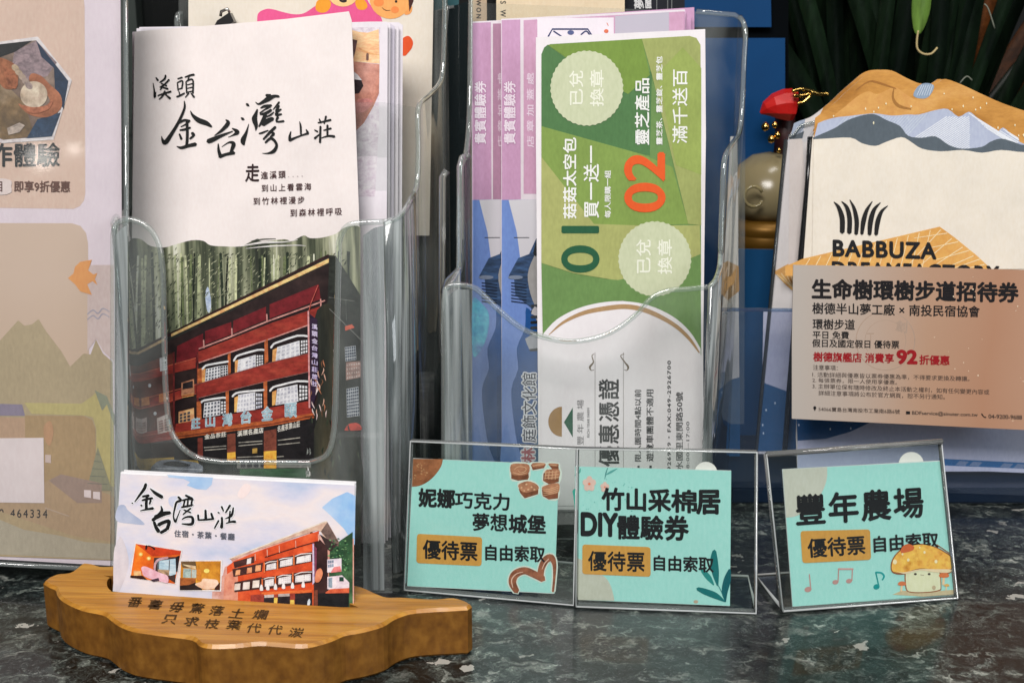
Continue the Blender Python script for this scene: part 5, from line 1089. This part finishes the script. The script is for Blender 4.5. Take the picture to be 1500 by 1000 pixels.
# ------------------------------------------------------------------ three mint sign holders
MINT = (160, 214, 207)
mint = ink(MINT, .5, .05)
OCH = (190, 142, 70)
def holder(label, bl, br, tl_y, lean, Sbase, frame_px, foot, slabel, card_px, dots=None):
    S = Sbase
    h = empty('sign_holder', M=S.M); tag(h, label, 'sign holder', None); parent_surf[h.name] = S
    fr = frame_px
    frame_panel(S.shift(-.0016), fr, h, 'front_pane', .0014); frame_panel(S.shift(.0012), fr, h, 'back_pane', .0014)
    Sx = S.shift(-.0001); P = [Sx.world(*q) for q in fr]     # order bl, tl, tr, br
    tubes('edge', [[P[0], P[1]], [P[1], P[2]], [P[2], P[3]], [P[3], P[0]]], .0007, EDGE, h, 8)
    tubes('edge', [[q+S.w*-.0016 for q in (P[0], P[1], P[2], P[3], P[0])]], .00045, acrylic((.85, .88, .88), 3.0, 'edge_highlight', .5, (.9, .94, .94)), h, 6)  # whitish haze paints the highlight along the pane edges
    # foot plate running back along the counter
    b0, b1 = P[0], P[3]; Mi = h.matrix_world.inverted()
    back = Vector((S.w.x, S.w.y, 0)).normalized()*foot
    V = [Vector((b0.x, b0.y, .0005)), Vector((b1.x, b1.y, .0005)), Vector((b1.x, b1.y, .0005))+back, Vector((b0.x, b0.y, .0005))+back]
    V = V+[v+Vector((0, 0, .0015)) for v in V]
    link('foot_plate', recalc(mesh('foot_plate', [Mi@v for v in V], [(0, 1, 2, 3), (4, 5, 6, 7), (0, 1, 5, 4), (1, 2, 6, 5), (2, 3, 7, 6), (3, 0, 4, 7)], [CLEAR, RIM], [0, 0, 1, 1, 1, 1])), h)
    tubes('edge', [[V[4], V[7], V[6], V[5]]], .0007, acrylic((.85, .88, .88), 3.0, 'edge_highlight', .5, (.9, .94, .94)), h, 6)
    c = sheet('sign_card', slabel, 'card', S, card_px, ink((214, 222, 220)), .0006)
    return h, c
CH = [noisy([(106, 62, 44), (136, 86, 62)], ns=160.), noisy([(150, 100, 74), (176, 126, 96)], ns=160.), (84, 48, 36)]
# left sign
SA1 = Surf.base((596, 864), (842, 886), 0.0, 8)
h, c = holder('left clear sign holder, overlapping the middle one beside the wooden base', 0, 0, 0, 8, SA1, [(594, 862), (603, 645), (846, 656), (841, 884)], .035, 'mint card with chocolates and a brown chocolate heart in the left sign holder', [(596, 858), (605, 671), (819, 680), (812, 869)])
p = Print(SA1, c, 'printed_ground', (580, 620, 3.571), 1); p.poly([(60, 848), (90, 183), (853, 214), (830, 886)], mint, 0)
p.poly(smoothpath([(246, 186), (236, 225), (200, 275), (160, 308), (120, 326), (84, 330)], 3)+[(90, 183)], noisy([(134, 82, 54), (162, 104, 70)], ns=100.), 1)
for k in range(26): p.ell(rnd.uniform(95, 165), rnd.uniform(205, 290), rnd.uniform(1.5, 4), rnd.uniform(1.5, 3), (196, 154, 110), 2, 6)
p.build()
p = Print(SA1, c, 'printed_chocolates', (580, 620, 3.571), 2)
def choc(c4, a, b):
    p.poly(c4, CH[0], 1); m_ = [((q[0]), (q[1])) for q in a]; p.polys(m_, CH[1], 2, 3)
    for q in b: p.brush(q, (206, 166, 130), 3)
HALO = (206, 216, 206)
for c4 in ([(597, 210), (650, 200), (700, 215), (698, 292), (640, 302), (600, 292)], [(636, 310), (690, 292), (745, 318), (750, 368), (672, 394), (648, 360)], [(700, 205), (740, 200), (790, 206), (780, 235), (712, 246)], [(770, 250), (790, 232), (862, 232), (858, 310), (800, 322), (764, 300)], [(790, 203), (853, 206), (856, 240), (820, 245)], [(760, 345), (770, 318), (852, 305), (850, 395), (800, 400), (764, 380)]): p.polys(c4, HALO, 0, 3)
choc([(602, 232), (690, 228), (696, 280), (690, 292), (640, 298), (604, 288)], [(602, 215), (650, 208), (697, 216), (692, 262), (640, 270), (604, 262)], [[(620, 240, 2), (640, 225, 3), (675, 228, 3), (680, 245, 3), (655, 255, 2), (640, 245, 2)], [(612, 255, 2), (650, 264, 3), (685, 255, 2)]])
choc([(642, 340), (745, 345), (744, 368), (674, 390), (650, 362)], [(642, 318), (690, 300), (738, 318), (744, 345), (680, 360), (650, 345)], [[(655, 335, 7), (660, 333, 7)], [(680, 318, 8), (686, 316, 8)], [(708, 330, 8), (712, 332, 8)], [(690, 345, 8), (696, 344, 8)], [(670, 350, 7), (674, 350, 7)], [(722, 345, 7), (728, 344, 7)]])
choc([(706, 215), (745, 208), (785, 212), (775, 232), (716, 243)], [(712, 208), (745, 204), (782, 208), (765, 222), (722, 228)], [[(715, 222, 2), (745, 215, 4), (778, 212, 2)]])
choc([(772, 262), (790, 240), (856, 242), (852, 305), (800, 316), (770, 298)], [(780, 255), (795, 240), (854, 240), (850, 285), (800, 290)], [[(785+k*18, 245, 3), (780+k*18, 290, 3)] for k in range(4)]+[[(778, 256+k*15, 3), (852, 250+k*15, 3)] for k in range(3)])
choc([(796, 212), (850, 212), (852, 238), (820, 240)], [(800, 208), (850, 210), (845, 224), (815, 222)], [[(805, 215, 2), (840, 218, 3)]])
choc([(764, 345), (850, 345), (848, 390), (800, 396), (768, 378)], [(766, 345), (776, 325), (850, 310), (850, 360), (805, 368)], [[(770, 345+k*10, 2), (810, 340+k*9, 3), (850, 325+k*10, 2)] for k in range(4)])
for g, cc, l in ((14, HALO, 0), (0, noisy([(120, 74, 54), (144, 92, 68)], ns=150.), 1)):
    for q in ([(632, 876, 30), (610, 830, 40), (624, 788, 42), (672, 768, 38), (722, 786, 38), (770, 812, 34)], [(756, 800, 34), (762, 756, 34), (782, 714, 38), (812, 700, 36), (829, 735, 22), (829, 800, 14), (822, 876, 12)]): p.brush(q, cc, l, g)
p.brush([(612, 855, 4), (606, 815, 6), (630, 785, 5), (665, 775, 3)], (206, 170, 150), 2); p.brush([(765, 760, 3), (778, 730, 5), (800, 706, 4)], (206, 170, 150), 2)
p.build()
KT = (30, 32, 34)
def badge(p, c4, tx, extra):
    p.rrect(c4, 5, OCH, 0); p.text('優待票', *tx, KT, 1, .027); p.text('自由索取', *extra, KT, 1, .028)
p = Print(SA1, c, 'printed_text', None, 3)
p.text('妮娜', (614, 741), (666, 743), (614, 715), KT, 1, .040); p.text('巧克力', (667, 743), (746, 747), (667, 719), KT, 1, .026)
p.text('夢想', (693, 776), (743, 777.5), (693, 751), KT, 1, .026); p.text('城堡', (746, 779), (799, 781), (746, 753), KT, 1, .034)
badge(p, [(611, 781), (706.5, 786), (705.5, 828.5), (610, 824)], ((620, 817), (699, 821), (620, 790)), ((711.5, 819.5), (798, 822.5), (711.5, 797)))
p.build()
# middle sign
SA2 = Surf.base((845, 888), (1107, 898), 0.0, 8)
h, c = holder('middle clear sign holder with a bare strip right of its card', 0, 0, 0, 8, SA2, [(844, 886), (846, 656), (1108, 661), (1107, 896)], .03, 'mint card with pink flowers and dark teal leaves in the middle sign holder', [(846, 878), (842, 683), (1071, 689), (1069, 887)])
p = Print(SA2, c, 'printed_ground', (830, 640, 3.845), 1); p.poly([(50, 914), (47, 164), (927, 190), (920, 948)], mint, 0)
p.poly([(48, 675), (90, 690)]+smoothpath([(160, 755), (220, 790), (250, 840), (268, 908)], 4)+[(268, 920), (50, 914)], (190, 190, 176), 1)
TL = [(30, 110, 112), (44, 134, 130), (24, 92, 100)]
p.brush([(45, 215, 4), (72, 195, 12), (78, 175, 4)], (100, 170, 160), 1); p.brush([(47, 300, 30), (52, 340, 26), (50, 410, 8)], (60, 160, 144), 1)
p.brush([(215, 235, 3), (222, 200, 6), (232, 172, 3)], (66, 130, 130), 1); p.brush([(220, 212, 3), (250, 195, 12), (285, 176, 3)], (90, 160, 156), 2)
for k in range(40): p.ell(rnd.uniform(90, 380), rnd.uniform(235, 420), rnd.uniform(1, 5), rnd.uniform(1, 4), (110, 178, 172), 1, 6)
for cx, cy2, r in ((128, 262, 36), (215, 280, 24)):
    for k in range(5): a = k*1.257-.3; p.ell(cx+math.cos(a)*r*.62, cy2+math.sin(a)*r*.72, r*.46, r*.52, (206, 176, 164), 2, 14)
    p.ell(cx, cy2, r*.2, r*.2, (222, 120, 90), 3, 10)
for q, cc in (([(890, 920, 3), (868, 860, 4), (835, 800, 4)], 0), ([(850, 832, 10), (838, 760, 40), (830, 690, 42), (832, 640, 22)], 0), ([(828, 830, 8), (800, 790, 30), (770, 755, 24), (756, 742, 8)], 1), ([(895, 925, 6), (890, 870, 34), (905, 800, 40), (918, 745, 14)], 2), ([(892, 925, 6), (840, 892, 34), (780, 868, 34), (738, 852, 20)], 0)):
    p.brush(q, TL[cc], 2 if cc != 1 else 1)
p.ell(728, 925, 14, 10, (180, 160, 140), 1, 8)
p.build()
p = Print(SA2, c, 'printed_text', None, 3)
p.text('竹山采', (882, 746), (982, 748.5), (882, 714), KT, 1, .034); p.text('棉', (984, 749), (1020, 750.5), (984, 716.5), KT, 1, .030); p.text('居', (1021, 751.5), (1054, 751.5), (1021, 718), KT, 1, .04)
p.text('DIY', (852, 782.5), (904, 784), (852, 751), KT, 1, .045); p.text('體驗', (905, 788), (971, 789.5), (905, 754), KT, 1, .032); p.text('券', (974, 790), (1008, 790), (974, 755), KT, 1, .034)
badge(p, [(853, 796.5), (953, 800.5), (953, 844), (853, 840)], ((862, 834.5), (944, 836.5), (862, 806.5)), ((958, 834.5), (1045, 837.5), (958, 812.5)))
p.build()
# right sign
SA3 = Surf.base((1147, 896), (1400, 876), 0.0, 10)
h, c = holder('right clear sign holder standing apart, its foot showing at the left', 0, 0, 0, 10, SA3, [(1145, 893), (1121, 665), (1376, 646), (1400, 874)], .03, 'mint card with a yellow mushroom and music notes in the right sign holder', [(1161, 888), (1146, 687), (1382, 674), (1397, 872)])
tubes('edge', [[SA3.world(1121, 664, .002), SA3.world(1376, 645, .002)]], .0012, EDGE, h)
p = Print(SA3, c, 'printed_ground', (1100, 640, 3.572), 1); p.poly([(218, 884), (166, 168), (1005, 125), (1060, 830)], mint, 0)
p.poly([(166, 168), (398, 156)]+smoothpath([(398, 158), (396, 220), (370, 290), (320, 350), (270, 395), (225, 415), (184, 420)], 3), (192, 192, 180), 1)
p.build()
p = Print(SA3, c, 'printed_drawing', (1100, 640, 3.572), 3)
PN = (186, 142, 138); TN = (22, 142, 142)
p.ell(298, 795, 19, 14, PN, 0, 14, -15); p.line([(312, 793), (305, 716)], 6, PN, 0)
p.ell(441, 757, 16, 12, PN, 0, 12, -10); p.ell(512, 751, 16, 12, PN, 0, 12, -10); p.line([(455, 755), (458, 688)], 6, PN, 0); p.line([(527, 750), (530, 688)], 6, PN, 0); p.line([(456, 688), (533, 688)], 9, PN, 1)
p.ell(656, 781, 17, 14, TN, 0, 12, -20); p.line([(668, 778), (652, 705)], 7, TN, 0); p.brush([(652, 706, 10), (680, 708, 9), (695, 725, 10), (686, 745, 7)], TN, 1)
p.poly([(740, 822), (790, 800), (900, 810), (1058, 796), (1059, 826), (900, 832)], (196, 178, 144), 0)
OL2 = (140, 84, 50)
p.polys([(806, 690), (850, 675), (940, 672), (985, 690), (995, 780), (985, 802), (920, 812), (840, 812), (808, 790)], OL2, 1); p.polys([(811, 692), (850, 680), (938, 677), (980, 695), (990, 778), (980, 797), (920, 807), (842, 807), (813, 788)], (204, 206, 172), 2)
p.polys([(730, 690), (736, 640), (775, 590), (840, 560), (900, 556), (960, 570), (1010, 595), (1048, 625), (1050, 690), (1030, 712), (960, 700), (880, 690), (800, 715), (750, 712)], OL2, 3)
p.polys([(735, 690), (741, 642), (778, 595), (842, 565), (900, 560), (958, 574), (1006, 600), (1045, 630), (1046, 685), (960, 690), (880, 684), (800, 706), (755, 704)], noisy([(196, 140, 50), (222, 172, 80), (206, 150, 60)], ns=150.), 4)
p.polys([(745, 690), (790, 705), (880, 688), (960, 688), (1046, 690), (1030, 706), (960, 704), (880, 694), (800, 712)], (214, 196, 160), 5)
for x, y, s in ((750, 650, 11), (820, 640, 7), (790, 610, 5), (905, 600, 6), (965, 648, 8), (880, 575, 4)): p.ell(x, y, s, s*1.2, (228, 212, 170), 5, 10)
p.polys([(780, 600), (790, 570), (820, 556), (850, 570), (842, 590), (800, 602)], (192, 96, 54), 5); p.line([(970, 560), (1035, 604)], 4, OL2, 5)
for x in (858, 930): p.ell(x, 714, 8, 6, (60, 50, 40), 3, 8)
p.line([(885, 718), (902, 720)], 2.5, (110, 90, 70), 3); p.ell(955, 785, 10, 12, (178, 160, 130), 3, 10)
for x, y, s, cc in ((1008, 725, 27, (200, 110, 64)), (788, 768, 22, (196, 112, 72)), (1022, 775, 14, (206, 160, 90))): p.ell(x, y, s, s*.75, cc, 3, 16, 0, 180, 360) ; p.ell(x, y, s, s*.3, cc, 3, 12); p.line([(x, y), (x-4, y+s*1.6)], s*.45, (214, 188, 150), 2)
p.build()
p = Print(SA3, c, 'printed_text', None, 5)
p.text('豐年農場', (1167, 769), (1352, 756), (1165, 725), KT, 1, .027, 1.08)
badge(p, [(1172, 777), (1274, 774.5), (1275.5, 819), (1175, 824)], ((1184, 816), (1267, 810.5), (1182, 789)), ((1280, 808), (1374, 801), (1279, 785)))
p.build()
# round white stickers on the holders' backs
for S, px, py, r, lab in ((SA2, 1034, 693, 17, 'round white sticker behind the top right of the middle mint card'), (SA3, 1335, 680, 18.5, 'round white sticker behind the top right of the mushroom card')):
    Sx = S.shift(.0011)
    q = [Sx.loc(px+r*math.cos(a*.2618), py+r*math.sin(a*.2618)) for a in range(24)]
    sheet('round_sticker', lab, 'sticker', Sx, None, ink((228, 222, 216)), .0002, local=q)

# ------------------------------------------------------------------ dark display behind: blue board, plant, festive ornament
SBb = Surf.stand(1080, .74, 0, 0, 0)
bd = empty('blue_board', M=SBb.M); tag(bd, 'bright blue board in two panes behind the middle rack', 'board'); parent_surf[bd.name] = SBb
blu = plain('blue_paint', (0, 60, 108), .5, spec=.2, amt=.12)
for q in ([(1000, 700), (1000, 56), (1150, 56), (1150, 700)], [(1000, 40), (1000, -80), (1128, -80), (1130, 40)]):
    o = sheet('panel', None, None, SBb, q, blu, .004, parent=bd)
frame_panel(SBb.shift(.006), [(985, 720), (985, -90), (1155, -90), (1155, 720)], bd, 'backing', .004, plain('board_backing', (6, 9, 12), .9, spec=.05))

PX, PY = at_y(1300, 300, .86).x, .86
pl = empty('potted_plant', (PX, PY, 0)); tag(pl, 'dense dark green plant with upright blade leaves behind the mountain leaflets', 'plant')
lathe('pot', [(.07, 0), (.085, .01), (.10, .10), (.104, .112), (.098, .115), (.09, .105)], plain('dark_pot', (24, 24, 24), .3), pl)
lathe('soil', [(.0, .10), (.09, .101), (.0, .104)], plain('soil', (30, 26, 20), .9), pl)
LG = [noisy([(5, 12, 8), (10, 20, 12), (22, 38, 22)], (1, 1, .2), 60., .35, name='leaf_green'), noisy([(8, 16, 10), (20, 34, 20)], (1, 1, .2), 60., .3, name='leaf_green'), noisy([(78, 108, 44), (108, 138, 62)], (1, 1, .2), 60., .35, name='leaf_light'), noisy([(90, 50, 20), (56, 32, 16)], ns=60., name='leaf_brown')]  # greens darkened to put the dim background light into the leaves
def leaf(root, path, wid, mat, fold=.25):
    P = [Vector(q) for q in smoothpath(path, 5)]; V, F = [], []; n = len(P)
    for i, q in enumerate(P):
        t = (P[min(i+1, n-1)]-P[max(i-1, 0)]).normalized(); s = t.cross(Vector((0, -1, .15))).normalized(); nn = s.cross(t).normalized()
        f = i/(n-1); w_ = wid*(math.sin(math.pi*min(1, .12+.88*f))**.7 if f < .999 else .02)
        V += [q-s*w_+nn*w_*fold, q, q+s*w_+nn*w_*fold]
    for i in range(n-1):
        for k in range(2): a = 3*i+k; F.append((a, a+1, a+4, a+3))
    o = link('leaf', mesh('leaf', V, F, mat, smooth=True), root); md = o.modifiers.new('t', 'SOLIDIFY'); md.thickness = .0006; return o
r3 = random.Random(11)
for k in range(96):
    a = r3.uniform(-1, 1); x0, y0 = r3.uniform(-.12, .1), r3.uniform(-.07, .05); hgt = r3.uniform(.22, .40); sp = a*.12 + x0*.8
    m_ = LG[3] if k % 19 == 5 else LG[k % 2]
    leaf(pl, [(x0*.4, y0*.4, .10), (x0*.7+sp*.25, y0, .10+hgt*.4), (x0+sp*.7, y0-.02, .10+hgt*.8), (x0+sp*1.3, y0-.03-r3.uniform(0, .05), .10+hgt*r3.uniform(.95, 1.1))], r3.uniform(.004, .009), m_)
# bright leaf hanging into view with a curled dry tip
t0 = [at_y(x, y, .70)-Vector((PX, PY, 0)) for x, y in [(1352, -60), (1350, -10), (1347, 25), (1344, 52)]]
leaf(pl, [tuple(v) for v in t0], .0052, LG[2])
tubes('dry_tip', [[at_y(x, y, .70) for x, y in smoothpath([(1345, 45), (1343, 60), (1344, 72), (1352, 79), (1364, 79), (1373, 70)], 4)]], .0006, plain('dry_leaf', (190, 170, 120), .6), pl, 6)
for q in ([(1442, 6), (1448, 14), (1457, 42)], [(1424, 118), (1416, 112), (1406, 122)]): tubes('dry_tip', [[at_y(x, y, .72) for x, y in smoothpath(q, 4)]], .0004, plain('dry_leaf', (120, 124, 110), .5), pl, 6)

OX = at_y(1122, 330, .72)
orn = empty('festive_ornament', (OX.x, .72, 0)); tag(orn, 'festive ornament with red cap, gold bells and a cream and gold rounded body', 'ornament')
cer = plain('cream_glaze', (140, 128, 96), .22, ns=20., amt=.12); gd = plain('gold_paint', (132, 94, 30), .45, .5, ns=60.); gb = plain('gold_bell', (216, 176, 96), .15, 1., ns=20.)
zc = at_y(1122, 300, .72).z
lathe('body', [(.0, zc-.008), (.020, zc-.007), (.0245, zc), (.024, zc+.012), (.019, zc+.022), (.010, zc+.029), (.0, zc+.031)], cer, orn)
prof = [(.0, zc-.075), (.022, zc-.074)]
for k in range(9): z = zc-.070+k*.0068; prof += [(.0245, z), (.0262, z+.003), (.0245, z+.006)]
lathe('ribbed_gold_base', prof+[(.022, zc-.007)], gd, orn)
sw = [at_y(1104+14*math.cos(t)*(1-.0*t), 288-15*math.sin(t), .690) for t in [k*.45 for k in range(1, 14)]]
tubes('swirl', [sw], .0010, plain('swirl_glaze', (150, 138, 100), .08), orn, 6)
lathe('stand', [(.028, 0), (.030, .004), (.02, .01), (.018, zc-.075)], plain('dark_stand', (16, 16, 16), .4), orn)
# red cap
cz = at_y(1140, 160, .71); V, F = [], []
prof = [(1112, 158, 3), (1118, 148, 10), (1130, 139, 17), (1142, 134, 21), (1156, 131, 24), (1170, 138, 22)]
pc = [((1114, 166), 2), ((1122, 160), 11), ((1134, 156), 18), ((1147, 154), 22), ((1157, 154), 23), ((1164, 155), 21)]
ax = [at_y(x, y, .712) for (x, y), r_ in pc]; v, f = tube_data(ax, [r_*.712/FPX*1.02 for _, r_ in pc], 9)
Mi = orn.matrix_world.inverted(); redm = plain('red_felt', (190, 30, 26), .35, ns=30.)
link('red_cap', mesh('red_cap', [Mi@q for q in v], f, redm, smooth=False), orn)
for x, y, r_ in ((1121, 186, 6.5), (1135, 183, 5), (1130, 204, 6), (1139, 198, 5.5), (1141, 220, 4)):
    c_ = at_y(x, y, .705)-Vector((OX.x, .72, 0)); rr = r_*.705/FPX
    o = lathe('gold_bell', [(0, -rr), (rr*.7, -rr*.7), (rr, 0), (rr*.7, rr*.7), (rr*.2, rr*1.05), (0, rr*1.1)], gb, orn, 16, tuple(c_))
tubes('gold_ribbon', [[at_y(x, y, .70) for x, y in smoothpath(q, 4)] for q in ([(1160, 134), (1175, 131), (1188, 134), (1200, 138), (1214, 138)], [(1168, 152), (1176, 150), (1186, 142), (1190, 134)], [(1162, 140), (1174, 141), (1186, 137)])], .0012, gb, orn, 6)
tubes('dark_stem', [[at_y(x, y, .725) for x, y in [(1150, 160), (1150, 200), (1146, 240)]]], .006, plain('dark_red', (50, 10, 12), .5), orn, 10)

# ceiling downlights that glint in the acrylic
def glint(S, px, py, dist, size, power):
    P = S.world(px, py); d = (P-CAM).normalized(); n_ = S.w; r_ = d-n_*2*d.dot(n_)
    Lp = P+r_*dist; area('downlight', tuple(Lp), tuple(P), size[0], size[1], power, (1, .95, .88), 'ELLIPSE')
glint(SP.shift(-.0024), 60, 231, 1.7, (.045, .04), .06)
glint(SP.shift(-.0024), 108, 219, 1.7, (.022, .02), .014)
